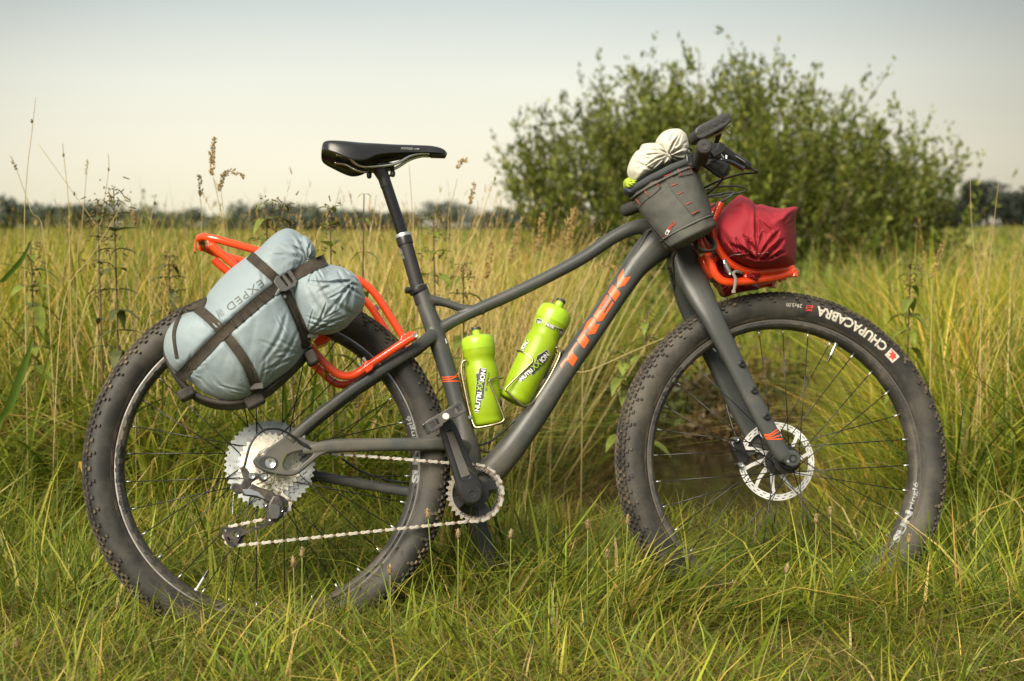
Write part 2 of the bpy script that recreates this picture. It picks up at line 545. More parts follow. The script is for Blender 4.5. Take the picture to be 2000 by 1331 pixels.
# short meadow grass round the wheels
n = 118000
x, y = scatter(n, 1.75, 4.5, .36, .55)
keep = ~in_water(x, y)
x, y = x[keep], y[keep]; n = len(x)
clump = vnoise(x, y, .16, 5)
h = rng.gamma(6, .021, n) * (.55 + .9 * clump)
h = np.clip(h, .03, .28) * (.70 + .45 * (y > 2.9))
for wx, wy in ((-.50, 3.0), (.60, 3.19)):     # pressed down where the tyres stand
    q = np.hypot((x - wx) / .34, (y - wy) / .11); h = h * (1 - .5 * np.exp(-q ** 2))
h = np.where(y < 2.3, np.minimum(h, .16), h)
h = h * (1 - .62 * np.clip(1.3 - np.abs(ditch_d(x, y) - .06) / .6, 0, 1) * np.clip((y - 3.25) / .4, 0, 1))
C = pick(n, .92)
yel = vnoise(x, y, .5, 11)
C = C * (1 + .35 * (yel - .5))[:, None]
swirl = vnoise(x, y, .45, 21) * 12
az = np.where(rng.random(n) < .45, swirl + rng.normal(0, .6, n), rng.uniform(0, 2 * np.pi, n))
o = blade_mesh('short_grass', np.c_[x, y, ground_z(x, y) - .01], h * 1.15, rng.gamma(6, .00072, n).clip(.002, .009) * (1 + (h > .14) * .35), az, rng.uniform(.05, .75, n), rng.uniform(0, 1.1, n), C, grass_m,
               tipdark=C * rng.uniform(.9, 1.35, (n, 1)) * np.array([1.15, 1.05, .9]))
tag(o, 'short trampled green grass around the wheels', 'grass', kind='stuff')

h0 = None
# broad-leaved tufts
def tufts(cx, cy, per, hmin, hmax, wmin, wmax, name, label, bright=1.0):
    m_ = len(cx); n = m_ * per
    x = np.repeat(cx, per) + rng.normal(0, .018, n); y = np.repeat(cy, per) + rng.normal(0, .018, n)
    hh = np.repeat(rng.uniform(hmin, hmax, m_), per) * rng.uniform(.5, 1.1, n)
    g = GREENS[rng.integers(0, len(GREENS), m_)] * bright
    C = np.repeat(g, per, 0) * rng.uniform(.75, 1.3, (n, 1))
    dry = rng.random(n) < .07; C[dry] = DRY[rng.integers(0, len(DRY), dry.sum())]
    az = rng.uniform(0, 2 * np.pi, n)
    o = blade_mesh(name, np.c_[x, y, ground_z(x, y) - .01], hh, rng.uniform(wmin, wmax, n), az, rng.uniform(.05, .6, n), rng.uniform(.2, 1.3, n), C, grass_m, segs=5, tipdark=C * np.array([1.25, 1.12, .9]), twist=az + np.pi / 2 + rng.normal(0, .5, n))
    tag(o, label, 'grass', kind='stuff')
x, y = scatter(760, 1.95, 4.2, .36, .4)
ok = ~in_water(x, y) & ~((np.abs(ditch_d(x, y)) < .65) & (y > 3.25))
tufts(x[ok], y[ok], 30, .08, .19, .004, .009, 'broad_grass_tufts', 'broad-bladed bright green tufts in the short grass', 1.1)
x, y = scatter(1500, 3.9, 8.5, .39, .4)
ok = ~in_water(x, y) & (np.abs(ditch_d(x, y)) > .75)
tufts(x[ok], y[ok], 26, .42, .86, .007, .015, 'coarse_grass_tufts', 'coarse arching tufts through the tall meadow', 1.0)

# matted dead thatch low down
n = 26000
x, y = scatter(n, 1.9, 5.2, .36, .5)
keep = ~in_water(x, y); x, y = x[keep], y[keep]; n = len(x)
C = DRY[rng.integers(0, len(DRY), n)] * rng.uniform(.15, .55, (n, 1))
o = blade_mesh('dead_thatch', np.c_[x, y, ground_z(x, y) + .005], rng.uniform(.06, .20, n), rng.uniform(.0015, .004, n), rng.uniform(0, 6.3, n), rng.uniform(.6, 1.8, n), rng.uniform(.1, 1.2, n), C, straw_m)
tag(o, 'dead brown thatch between the green blades', 'grass', kind='stuff')

# brown dead growth on the ditch banks
n = 9000
y = rng.uniform(4.5, 8.2, n); side = rng.choice([-1, 1], n)
x = .55 + (y - 4.6) * .20 + side * rng.normal(.52, .13, n)
C = np.array([(.16, .095, .035), (.10, .06, .025), (.25, .16, .06), (.12, .13, .03)])[rng.integers(0, 4, n)] * rng.uniform(.5, 1.1, (n, 1))
o = blade_mesh('ditch_bank_growth', np.c_[x, y, ground_z(x, y) - .01], rng.uniform(.06, .24, n), rng.uniform(.003, .008, n), rng.uniform(0, 6.3, n), rng.uniform(.2, 1.2, n), rng.uniform(.1, 1.2, n), C, straw_m)
tag(o, 'brown dead growth on the banks of the ditch', 'grass', kind='stuff')

# tall meadow behind
n = 90000
x, y = scatter(n, 3.75, 9.0, .40, .5, p=1.2)
keep = ~in_water(x, y); x, y = x[keep], y[keep]; n = len(x)
h = tall(x, y) * rng.uniform(.45, 1.12, n)
C = pick(n, .88) * (.72 + .7 * vnoise(x, y, .6, 4))[:, None]
C = C * np.where((vnoise(x, y, .9, 8) > .55)[:, None], np.array([1.15, 1.05, .8]), 1)
o = blade_mesh('tall_grass', np.c_[x, y, ground_z(x, y) - .02], h * 1.05, rng.gamma(5, .0014, n).clip(.003, .015), rng.uniform(0, 2 * np.pi, n), rng.uniform(0, .45, n), rng.gamma(2, .17, n), C, grass_m, segs=4,
               tipdark=C * np.array([1.4, 1.25, 1.0]))
tag(o, 'tall green and yellow meadow grass behind the bicycle', 'grass', kind='stuff')

n = 70000
x, y = scatter(n, 8.5, 40, .42, .6, p=.6)
keep = ~(in_water(x, y) & (y < 30)); x, y = x[keep], y[keep]; n = len(x)
h = tall(x, y) * rng.uniform(.6, 1.15, n)
C = pick(n, .80) * (.62 + .6 * vnoise(x, y, 2.5, 4))[:, None]
o = blade_mesh('far_grass', np.c_[x, y, ground_z(x, y) - .02], h, rng.uniform(.012, .025, n) * (y / 10) ** .6, rng.uniform(0, 2 * np.pi, n), rng.uniform(0, .4, n), rng.gamma(2, .15, n), C, grass_m, segs=2, tipdark=C * 1.25)
tag(o, 'meadow grass stretching away behind the bicycle', 'grass', kind='stuff')
n = 42000
x, y = scatter(n, 38, 230, .42, 2, p=.7)
C = pick(n, .75) * (.68 + .5 * vnoise(x, y, 12, 4))[:, None]
o = blade_mesh('distant_grass', np.c_[x, y, ground_z(x, y) - .02], rng.uniform(.3, .55, n), rng.uniform(.05, .14, n) * (y / 60), rng.uniform(0, 2 * np.pi, n), rng.uniform(0, .4, n), rng.gamma(2, .15, n), C, grass_m, segs=2)
tag(o, 'distant meadow running to the line of trees', 'grass', kind='stuff')

# dry straw stems, thick right behind the frame
def straw(n, xs, ys, hmin, hmax, wind=.25, name='dry_grass_stems', label='tan dry grass stems with thin seed heads', w=.0022):
    x = xs; y = ys; n = len(x)
    h = rng.uniform(hmin, hmax, n)
    C = DRY[rng.choice(len(DRY), n, p=[.35, .15, .3, .05, .15])] * rng.uniform(.75, 1.15, (n, 1))
    az = rng.normal(.2, 1.0, n); az = np.where(rng.random(n) < .3, az + np.pi, az)
    az = az
    lean = np.abs(rng.normal(wind, .16, n)); bend = rng.gamma(2, .05, n)
    base = np.c_[x, y, ground_z(x, y) - .02]
    o = blade_mesh(name, base, h, np.full(n, w) * rng.uniform(.7, 1.3, n), az, lean, bend, C, straw_m, segs=4, wprof=[1, .95, .85, .7, 0], twist=rng.normal(0, .35, n))
    tag(o, label, 'grass', kind='stuff')
    # seed heads: a little spray of scales round the upper fifth
    k = 16; sel = np.where(rng.random(n) < .62)[0]
    nn = len(sel)
    tt = rng.uniform(.80, 1.0, (nn, k))
    oh = (lean[sel][:, None] * tt + bend[sel][:, None] * tt ** 2.2) * h[sel][:, None]
    zz = tt * (1 - .5 * bend[sel][:, None] * tt ** 1.6) * h[sel][:, None]
    P = base[sel][:, None] + np.stack([np.cos(az[sel])[:, None] * oh, np.sin(az[sel])[:, None] * oh, zz], -1)
    m_ = nn * k
    P = P.reshape(-1, 3)
    C2 = np.repeat(C[sel], k, 0) * rng.uniform(.75, 1.1, (m_, 1)) * np.array([.95, .85, .8])
    o2 = blade_mesh('seed_heads', P, rng.uniform(.012, .030, m_), rng.uniform(.0018, .0036, m_), rng.uniform(0, 6.3, m_), rng.uniform(.1, .55, m_), rng.uniform(0, .4, m_), C2, straw_m, segs=2)
    tag(o2, 'pale seed heads on the dry grass stems', 'grass', kind='stuff')
x = rng.normal(.16, .42, 1100); y = rng.uniform(4.0, 6.0, 1100)
ok = (np.abs(ditch_d(x, y)) > .5) & (ditch_d(x, y) < 0)
straw(0, x[ok], y[ok], .6, 1.10, .22, w=.0028)
x, y = scatter(5600, 4.1, 9.5, .40, .3)
ok = (np.abs(ditch_d(x, y)) > .75) & (rng.random(len(x)) < np.where(x > 1.2, .45, 1) * (.35 + .9 * vnoise(x, y, .8, 31)))
straw(0, x[ok], y[ok], .5, 1.0, .2, w=.0030, label='scattered dry stems through the tall meadow')
# ------------------------------------------------------------------ trees and the big shrub
leaf_m = mat('willow_leaves', (.08, .12, .03), rough=.5, spec=.4, attr='col', transl=.45)
bark_m = mat('bark', (.10, .075, .05), rough=.9, var=.3, vscale=20)
def leaves_mesh(name, P, D, size, C, m, parent=None):
    """leaf quads (kite of 2 triangles, folded) at P pointing along D"""
    n = len(P)
    D = nrm(D); A = nrm(np.cross(D, nrm(rng.normal(0, 1, (n, 3))))); Nn = np.cross(D, A)
    L = size[:, None]
    V = np.stack([P, P + D * L * .45 + A * L * .23 + Nn * L * .05, P + D * L, P + D * L * .45 - A * L * .23 + Nn * L * .05], 1).astype(np.float32)
    me = bpy.data.meshes.new(name)
    me.vertices.add(4 * n); me.vertices.foreach_set('co', V.ravel())
    idx = (np.array([0, 1, 2, 0, 2, 3])[None] + (np.arange(n) * 4)[:, None]).ravel()
    me.loops.add(6 * n); me.loops.foreach_set('vertex_index', idx.astype(np.int32))
    me.polygons.add(2 * n); me.polygons.foreach_set('loop_start', (np.arange(2 * n) * 3).astype(np.int32)); me.polygons.foreach_set('loop_total', np.full(2 * n, 3, np.int32))
    me.update(calc_edges=True)
    attr_col(me, 'col', np.repeat(C, 4, 0))
    me.materials.append(m)
    o = bpy.data.objects.new(name, me); col.objects.link(o)
    if parent: o.parent = parent
    return o

def shrub():
    cx, cy = 2.25, 14.6
    root = bpy.data.objects.new('willow_shrub', None); col.objects.link(root)
    root.location = (cx, cy, float(ground_z(cx, cy)))
    tag(root, 'big rounded green willow shrub behind the front of the bicycle', 'shrub')
    st = MB(); LP, LD, LS, LC = [], [], [], []
    for i in range(290):
        a = rng.uniform(0, 2 * math.pi); sp = math.sqrt(rng.random())
        b0 = np.array([math.cos(a) * sp * 1.55, math.sin(a) * sp * 1.3, 0])
        out = np.array([math.cos(a), math.sin(a), 0]) * (.12 + .80 * sp)
        if out[0] > 0: out = out * .8
        H = 2.58 - 1.15 * sp ** 1.9 + rng.normal(0, .2)
        # a slightly lower right shoulder, as in the crown's outline
        H *= 1 - .08 * max(0, b0[0]) + rng.normal(0, .02)
        K = 9; t = np.linspace(0, 1, K)
        wob = rng.normal(0, .06, (K, 3)).cumsum(0) * .5; wob[0] = 0
        P = b0 + out * (t ** 1.1)[:, None] + np.array([0, 0, 1.]) * (H * t * (1 - .1 * t))[:, None] + wob
        if i < 110:
            st.add(*tube(P, np.linspace(.022, .004, K), n=5, caps=False))
        subs = [(P, 1.0)]
        for b in range(9):
            j = rng.integers(1, K - 1); q = P[j]
            d = nrm(np.array([rng.normal(0, .5) + out[0] * .4, rng.normal(0, .5) + out[1] * .4, rng.uniform(.6, 1.6)]))
            L = rng.uniform(.3, .85) * (1.25 - t[j] * .55)
            s = np.linspace(0, 1, 6)
            Q = q + d * (L * s)[:, None] + np.array([0, 0, .25 * L]) * (s ** 2)[:, None]
            subs.append((Q, .9))
            if i < 60 and b < 4: st.add(*tube(Q, np.linspace(.006, .002, 6), n=4, caps=False))
        tone = rng.uniform(.62, 1.4)
        for Q, wgt in subs:
            m_ = int(36 * wgt)
            tt = rng.uniform(.04 if Q is P else .05, 1, m_) * (len(Q) - 1)
            i0 = np.minimum(tt.astype(int), len(Q) - 2); f_ = (tt - i0)[:, None]
            pos = Q[i0] * (1 - f_) + Q[i0 + 1] * f_
            pos = pos + rng.normal(0, .018, pos.shape)
            LP.append(pos)
            dd = nrm(Q[i0 + 1] - Q[i0]) * .9 + rng.normal(0, .5, pos.shape)
            LD.append(dd); LS.append(rng.uniform(.035, .082, m_))
            base = np.array([(.115, .145, .018), (.165, .195, .025), (.08, .11, .015), (.23, .24, .045)])[rng.integers(0, 4, m_)]
            LC.append(base * tone * rng.uniform(.7, 1.3, (m_, 1)))
    # skirt of low shoots round the foot
    for i in range(420):
        a = rng.uniform(0, 2 * math.pi); r0 = rng.uniform(1.1, 2.1)
        q = np.array([math.cos(a) * r0, math.sin(a) * r0 * .85, 0]); L = rng.uniform(.35, 1.25)
        d = nrm(np.array([math.cos(a) * rng.uniform(0, .6), math.sin(a) * .3, 1.]) + rng.normal(0, .2, 3))
        m_ = 34; tt = rng.uniform(.0, 1, m_)[:, None]
        pos = q + d * L * tt + rng.normal(0, .04, (m_, 3)); LP.append(pos); LD.append(d * .7 + rng.normal(0, .6, (m_, 3))); LS.append(rng.uniform(.045, .10, m_))
        LC.append(np.array([(.10, .13, .016)]) * rng.uniform(.4, 1.3) * rng.uniform(.7, 1.3, (m_, 1)))
    mesh_obj('branches', st.verts(), st.f, bark_m, root, 180)
    leaves_mesh('crown', np.concatenate(LP), np.concatenate(LD), np.concatenate(LS), np.concatenate(LC), leaf_m, root)
    print('shrub leaves', sum(map(len, LP)))
shrub()

far_m = mat('far_leaves', (.05, .065, .03), rough=.7, spec=.1, attr='col', transl=.15)
def far_tree(name, label, x, y, w, h, tone=1.0, seed=0, n=1500, group=None):
    root = bpy.data.objects.new(name, None); col.objects.link(root)
    gz = float(ground_z(x, y)); root.location = (x, y, gz)
    tag(root, label, 'tree', group)
    tr = tube([(0, 0, 0), (0, 0, h * .55)], [w * .04, w * .02], n=8)
    mesh_obj('trunk', *tr, bark_m, root, 180)
    # lumpy crown made of leaf clumps over several lobes
    lobes = [(np.array([rng.uniform(-.32, .32) * w, rng.uniform(-.2, .2) * w, h * rng.uniform(.35, .78)]), w * rng.uniform(.16, .30)) for _ in range(9)]
    lobes.append((np.array([0, 0, h * .6]), w * .38)); lobes.append((np.array([0, 0, h * .25]), w * .42))
    P = []
    for c, r_ in lobes:
        k = n // len(lobes)
        d = nrm(rng.normal(0, 1, (k, 3))) * (r_ * rng.uniform(.55, 1.05, k) ** .5)[:, None]
        d[:, 2] *= min(1.0, h * .32 / r_)
        P.append(c + d)
    P = np.concatenate(P); P[:, 2] = np.clip(P[:, 2], .1, h)
    C = np.array([(.075, .092, .068)]) * tone * rng.uniform(.6, 1.35, (len(P), 1))  # distance haze is mixed into the leaf colour: paler and greyer green
    leaves_mesh('crown', P, rng.normal(0, 1, P.shape), rng.uniform(.05, .1, len(P)) * w, C, far_m, root)
# px position, crown width px, height px above the horizon line; distance
def at_px(px, d): return (px - 1000) / 2777.8 * d
hz = [(-120, 420, 52), (30, 190, 46), (120, 130, 34), (190, 170, 44), (265, 100, 34), (330, 130, 22), (372, 76, 34), (440, 120, 18), (505, 160, 44), (575, 150, 40), (650, 190, 30), (735, 160, 26), (800, 130, 26), (872, 120, 50),
      (960, 170, 30), (1060, 150, 24)]
names = ['at the far left edge', 'broad and dark near the left edge', 'small and low beside the broad dark one', 'domed, left of the tall nettle', 'narrow one right behind the nettle', 'low spreading one left of the rear rack tip',
         'small rounded one just left of the rear rack tip', 'very low one above the rear rack tip', 'taller domed one above the red rear rack', 'broad one above the grey dry bag', 'long low one left of the seatpost', 'low one touching the seatpost', 'low one right of the seatpost',
         'tall rounded one between seatpost and shrub', 'low one at the left foot of the shrub', 'low one mostly behind the shrub']
for i, ((px, wpx, hpx), nm) in enumerate(zip(hz, names)):
    d = 205 + (i * 37 % 50)
    far_tree('far_tree', 'dark tree on the horizon, ' + nm, at_px(px, d), d, wpx / 2777.8 * d * .86, (hpx + 2) / 2777.8 * d * .9 + CAM_H, tone=1.0, group='trees along the left horizon')
for px, wpx, hpx, nm in ((1925, 100, 88, 'rounded dark tree standing alone right of the shrub'), (2010, 110, 66, 'dark tree cut by the right edge, beside the rounded one'), (1850, 90, 44, 'low dark tree half hidden by the right flank of the shrub')):
    d = 150 + px % 17
    far_tree('far_tree', nm, at_px(px, d), d, wpx / 2777.8 * d * 1.15, hpx / 2777.8 * d + CAM_H, tone=.5, n=4500, group='trees beyond the dyke')

# rank weeds and brambles between the meadow and the shrub
cl_ = []
for i in range(46): cl_.append((rng.uniform(.3, 3.6), rng.uniform(9.0, 13.2), rng.uniform(.3, .7), rng.uniform(.45, .85)))
for i in range(22): cl_.append((rng.uniform(3.2, 6.0), rng.uniform(9.0, 15.0), rng.uniform(.25, .6), rng.uniform(.45, .8)))
for i in range(16): cl_.append((rng.uniform(-5.5, -1.5), rng.uniform(10.5, 16.0), rng.uniform(.25, .6), rng.uniform(.7, 1.0)))
nb0 = len(cl_)
for i in range(60):
    yy = rng.uniform(6.9, 10.2); cl_.append((.55 + (yy - 4.6) * .2 + rng.uniform(-.75, .9), yy, rng.uniform(.15, .35), rng.uniform(.08, .30)))
PP, DD, SS, CC_ = [], [], [], []
for cx_, cy_, w_, h_ in cl_:
    m_ = 420; d = rng.normal(0, 1, (m_, 3)); d = nrm(d) * (rng.random((m_, 1)) ** .4)
    p = np.c_[cx_ + d[:, 0] * w_, cy_ + d[:, 1] * w_, float(ground_z(cx_, cy_)) + np.abs(d[:, 2]) * h_ * (1 + .25 * np.sin(d[:, 0] * 9))]
    PP.append(p); DD.append(rng.normal(0, 1, (m_, 3)) + [0, 0, .4]); SS.append(rng.uniform(.03, .075, m_))
    b_ = np.array([(.075, .11, .016), (.11, .14, .02), (.05, .075, .012), (.17, .14, .04)])[rng.integers(0, 4)]
    if len(CC_) >= nb0: b_ = np.array([(.13, .085, .03), (.075, .055, .02), (.07, .085, .018)])[rng.integers(0, 3)]
    CC_.append(b_ * rng.uniform(.6, 1.4, (m_, 1)))
o = leaves_mesh('undergrowth', np.concatenate(PP), np.concatenate(DD), np.concatenate(SS), np.concatenate(CC_), leaf_m)
tag(o, 'dark rank weeds and brambles in front of the shrub and across the meadow', 'undergrowth', kind='stuff')
# ------------------------------------------------------------------ the bicycle
frame_m = mat('frame_paint', (.050, .054, .052), rough=.40, spec=.5, var=.12, vscale=9, dirt=.40, dirt_col=(.16, .13, .08), dirt_scale=7, dirt_low=(.0, .45, .25))
tyre_m = mat('tyre_rubber', (.021, .020, .018), rough=.60, spec=.4, var=.25, vscale=14, dirt=.5, dirt_col=(.14, .125, .095), dirt_scale=4, bump=.25, bscale=260, bdist=.001)
knob_m = mat('knob_rubber', (.030, .028, .026), rough=.7, spec=.35, var=.3, vscale=60, dirt=.8, dirt_col=(.19, .145, .085), dirt_scale=22)
rim_m = mat('rim_black', (.035, .033, .031), rough=.4, spec=.5, dirt=.75, dirt_col=(.13, .11, .08), dirt_scale=9)
rim_edge_m = mat('rim_edge', (.35, .34, .33), rough=.35, metal=.8, dirt=.8, dirt_col=(.22, .19, .14), dirt_scale=8)
steel_m = mat('polished_steel', (.72, .71, .68), rough=.22, metal=1, var=.1, vscale=80)
chain_m = mat('chain_steel', (.66, .63, .56), rough=.32, metal=.9, var=.25, vscale=120, dirt=.5, dirt_col=(.22, .14, .07), dirt_scale=60)
pin_m = mat('chain_pin', (.22, .14, .08), rough=.6, metal=.5)
black_m = mat('black_metal', (.018, .018, .018), rough=.3, spec=.5, var=.2, vscale=60)
blackmatte_m = mat('black_plastic', (.022, .022, .022), rough=.55, spec=.4, bump=.2, bscale=300, bdist=.0006)
spoke_m = mat('spoke_black', (.02, .02, .02), rough=.3, metal=.3)
alu_m = mat('silver_alloy', (.62, .62, .61), rough=.35, metal=.85)
orange_m = mat('orange_decal', (.85, .10, .015), rough=.35, spec=.5)
rack_m = mat('orange_red_paint', (.80, .065, .012), rough=.18, spec=.6, coat=.6, var=.05, vscale=20)
print_m = mat('tyre_print', (.46, .43, .36), rough=.75, var=.35, vscale=160)
redprint_m = mat('red_print', (.60, .05, .03), rough=.6, var=.2, vscale=100)
greyprint_m = mat('grey_print', (.26, .27, .27), rough=.5, var=.3, vscale=90)
white_m = mat('white_print', (.72, .72, .70), rough=.5)
cable_m = mat('cable_housing', (.014, .014, .015), rough=.32, spec=.5)

bike = thing('bicycle', 'matte dark grey fat-tyred mountain bike with orange lettering on the down tube, leaning in grass', 'bicycle')

def bvh_of(v, f):
    return BVHTree.FromPolygons([tuple(p) for p in v], f)
EYE = BM.T @ (np.array([0, 0, CAM_H]) - BO)
def hit(px, py, bvh, lift=.0007, default=None):
    """point of a surface (in bicycle space) that the photographed mark sits on"""
    q = B(px, py, 0); d = nrm(q - EYE)
    r = bvh.ray_cast(Vector(EYE), Vector(d))
    if r[0] is None:
        return default
    n = np.array(r[1]); n = n if n @ d < 0 else -n
    return np.array(r[0]) + n * lift
def decal(name, polys, bvh, m, parent, step=6, lift=.0008, label=None, flat=None):
    """flat print: outlines measured on the photograph laid on the surface; flat = (v, f) already in photograph px"""
    if flat is None:
        cu = bpy.data.curves.new('tmp', 'CURVE'); cu.dimensions = '2D'; cu.fill_mode = 'BOTH'
        for ol in polys:
            s = cu.splines.new('POLY'); s.points.add(len(ol) - 1)
            for p, q in zip(s.points, ol): p.co = (q[0], q[1], 0, 1)
            s.use_cyclic_u = True
        v, f = curve_mesh(cu); bpy.data.curves.remove(cu)
    else:
        v, f = flat
    for ax in (0, 1):
        v, f = subdiv_mesh(v, f, ax, step)
    out = []; last = None
    for p in v:
        h = hit(p[0], p[1], bvh, lift)
        out.append(h)
    ok = [h is not None for h in out]
    f = [q for q in f if all(ok[i] for i in q)]
    out = np.array([h if h is not None else (0, 0, 0) for h in out])
    used = sorted({i for q in f for i in q}); mp_ = {o: i for i, o in enumerate(used)}
    if not f: print('decal missed', name); return None
    return part(name, (out[used], [tuple(mp_[i] for i in q) for q in f]), m, parent, smooth=180, label=label)
def text_px(body, p0, p1, height, bold=0.0, shear=0.0, spacing=1.0):
    """text laid in photograph px: baseline runs p0 -> p1, letters `height` px tall to its left"""
    v, f = text_mesh(body, 1, bold, shear, 0, spacing, 'LEFT')
    lo, hi = v.min(0), v.max(0)
    p0, p1 = np.array(p0, float), np.array(p1, float); d = p1 - p0
    up = np.array([d[1], -d[0]]) / np.linalg.norm(d) * height
    u = (v[:, 0] - lo[0]) / (hi[0] - lo[0]); w = (v[:, 1] - lo[1]) / (hi[1] - lo[1])
    q = p0 + u[:, None] * d + w[:, None] * up
    return np.c_[q, np.zeros(len(q))], f

def bake_blend(parts_mb, voxel, smooth_it=6, factor=.5):
    """weld tubes into one skin: voxel remesh and smooth, returned as plain geometry"""
    me = bpy.data.meshes.new('tmp'); me.from_pydata(parts_mb.verts().tolist(), [], parts_mb.f)
    o = bpy.data.objects.new('tmp', me); col.objects.link(o)
    bm = bmesh.new(); bm.from_mesh(me); bmesh.ops.recalc_face_normals(bm, faces=bm.faces[:]); bm.to_mesh(me); bm.free()
    r = o.modifiers.new('r', 'REMESH'); r.mode = 'VOXEL'; r.voxel_size = voxel
    s = o.modifiers.new('s', 'SMOOTH'); s.factor = factor; s.iterations = smooth_it
    dg = bpy.context.evaluated_depsgraph_get()
    m2 = bpy.data.meshes.new_from_object(o.evaluated_get(dg))
    n = len(m2.vertices); v = np.empty(n * 3); m2.vertices.foreach_get('co', v); v = v.reshape(-1, 3)
    f = [tuple(p.vertices) for p in m2.polygons]
    bpy.data.objects.remove(o); bpy.data.meshes.remove(m2)
    return v, f

# ---- frame
def spath(pts, k=5):
    """pts: (px, py, off, radius px) -> smoothed path and radii in metres"""
    q = np.array([[*B(p[0], p[1], p[2]), p[3] * .00107 * (1 + .075 * (p[0] - 528) / 1020)] for p in pts])
    s = smooth_path(q, k)
    return s[:, :3], s[:, 3]
fm = MB()
P_, r_ = spath([(818, 558, 0, 16), (833, 603, 0, 17), (850, 650, 0, 19), (880, 745, 0, 17.5), (903, 830, 0, 18), (913, 880, 0, 25), (921, 955, 0, 27)]); fm.add(*tube(P_, r_, n=20))
P_, r_ = spath([(836, 585, 0, 11), (870, 592, 0, 8.5), (905, 603, 0, 8.5), (945, 606, 0, 10)]); fm.add(*tube(P_, r_, n=14, b=r_ * 1.2))
P_, r_ = spath([(838, 655, 0, 15), (885, 628, 0, 12), (935, 604, 0, 12.5), (1000, 575, 0, 12.5), (1070, 541, 0, 12.5), (1140, 503, 0, 13), (1200, 463, 0, 13.5), (1245, 444, 0, 15), (1290, 445, 0, 19)]); fm.add(*tube(P_, r_, n=20, b=r_ * 1.1))
P_, r_ = spath([(921, 965, 0, 30), (955, 925, 0, 29), (997, 878, 0, 26.5), (1052, 800, 0, 25), (1096, 732, 0, 23), (1155, 648, 0, 22.5), (1210, 567, 0, 22.5), (1242, 520, 0, 26), (1275, 485, 0, 33), (1305, 462, 0, 33)])
fm.add(*tube(P_, r_, n=24, b=r_ * 1.12, power=2.4))
HT0 = B(1320, 497, 0); HAX = np.array([-math.cos(R(69)), 0, math.sin(R(69))])
fm.add(*tube([HT0 + HAX * .004, HT0 + HAX * .05, HT0 + HAX * .125], [.030, .027, .025], n=24))
near_stay = [(850, 650, -.006, 14), (815, 678, -.042, 12), (760, 714, -.058, 11), (700, 753, -.064, 10.5), (640, 797, -.068, 10.5), (590, 838, -.070, 11.5), (566, 862, -.071, 13)]
P_, r_ = spath(near_stay); fm.add(*tube(P_, r_, n=16, b=r_ * .8, power=2.3))
fm.add(*tube(P_ * [1, -1, 1], r_, n=16, b=r_ * .8, power=2.3))
P_, r_ = spath([(590, 880, -.071, 9), (618, 876, -.071, 12), (660, 871, -.068, 13.5), (740, 869, -.062, 13), (820, 868, -.056, 13), (870, 868, -.048, 13), (915, 878, -.015, 15)]); fm.add(*tube(P_, r_, n=16, b=r_ * .75, power=2.8))
P_, r_ = spath([(600, 926, .066, 11), (640, 934, .064, 10.5), (720, 948, .060, 10.5), (800, 961, .054, 11), (860, 965, .047, 13), (915, 966, .02, 16)]); fm.add(*tube(P_, r_, n=16, b=r_ * .75, power=2.8))
fm.add(*tube([(.431, -.040, -.067), (.431, .040, -.067)], [.027, .027], n=28))
# dropouts
def plate_px(ols, off, thick, bevel=.0):
    o2 = [[(lambda q: (q[0], q[2]))(B(x, y, off)) for x, y in ol] for ol in ols]
    v, f = plate(o2, thick, bevel)
    v[:, 1] += off
    return v, f
drop_out = [(566, 848), (590, 856), (615, 864), (642, 862), (644, 880), (622, 893), (600, 912), (580, 927), (560, 930), (525, 924), (503, 914), (494, 903), (500, 893), (514, 889), (520, 878), (530, 872), (545, 862)]
drop_hole = [(556, 906), (562, 894), (580, 885), (600, 883), (607, 889), (590, 903), (576, 915), (560, 915)]
pv, pf = plate_px([[(566, 848), (590, 856), (625, 915), (620, 938), (580, 930), (525, 924), (503, 914), (514, 889), (545, 862)]], -.068, .012); fm.add(pv * [1, -1, 1], pf)
FV, FF = bake_blend(fm, .0020, 8)
frame = part('frame', (FV, FF), frame_m, bike, smooth=180)
drop_o2 = smooth_path(np.array(drop_out, float), 4, closed=True).tolist(); drop_h2 = smooth_path(np.array([(554, 908), (560, 892), (580, 883), (603, 881), (610, 889), (592, 905), (577, 918), (558, 918)], float), 4, closed=True).tolist()
part('dropout', plate_px([drop_o2, drop_h2], -.0705, .016, .003), frame_m, frame, smooth=35)
part('axle_slot', plate_px([smooth_path(np.array([(505, 901), (512, 893), (528, 892), (541, 898), (543, 909), (534, 918), (518, 915), (507, 909)], float), 4, closed=True).tolist()], -.0785, .002, .0005), mat('slot_black', (.02, .02, .02), rough=.45), frame, smooth=35)
fbvh = bvh_of(FV, FF)
z1 = lambda l: [(1070 + x / 5.545, 500 + y / 5.545) for x, y in l]
letters = [
    [z1([(133, 1192), (150, 1160), (190, 1117), (215, 1103), (228, 1055), (240, 1040), (310, 937), (322, 947), (273, 1018), (270, 1045), (322, 1110), (268, 1200), (213, 1130), (190, 1142), (172, 1170), (148, 1217)])],
    [z1([(320, 910), (385, 810), (425, 722), (478, 672), (495, 674), (525, 712), (505, 752), (563, 738), (512, 840), (425, 858), (440, 825), (453, 795), (445, 773), (425, 783), (398, 850), (410, 865), (447, 916), (392, 1005), (340, 945)])],
    [z1([(495, 650), (560, 550), (640, 422), (655, 440), (568, 580), (583, 590), (675, 453), (688, 470), (600, 613), (617, 625), (700, 492), (713, 512), (590, 700), (545, 712), (520, 685)])],
    [z1([(655, 398), (705, 315), (785, 405), (728, 495)]), z1([(750, 345), (757, 240), (822, 138), (820, 242), (900, 225), (830, 325)])],
]
for lt in letters:
    decal('letter', lt, fbvh, orange_m, frame, step=5)
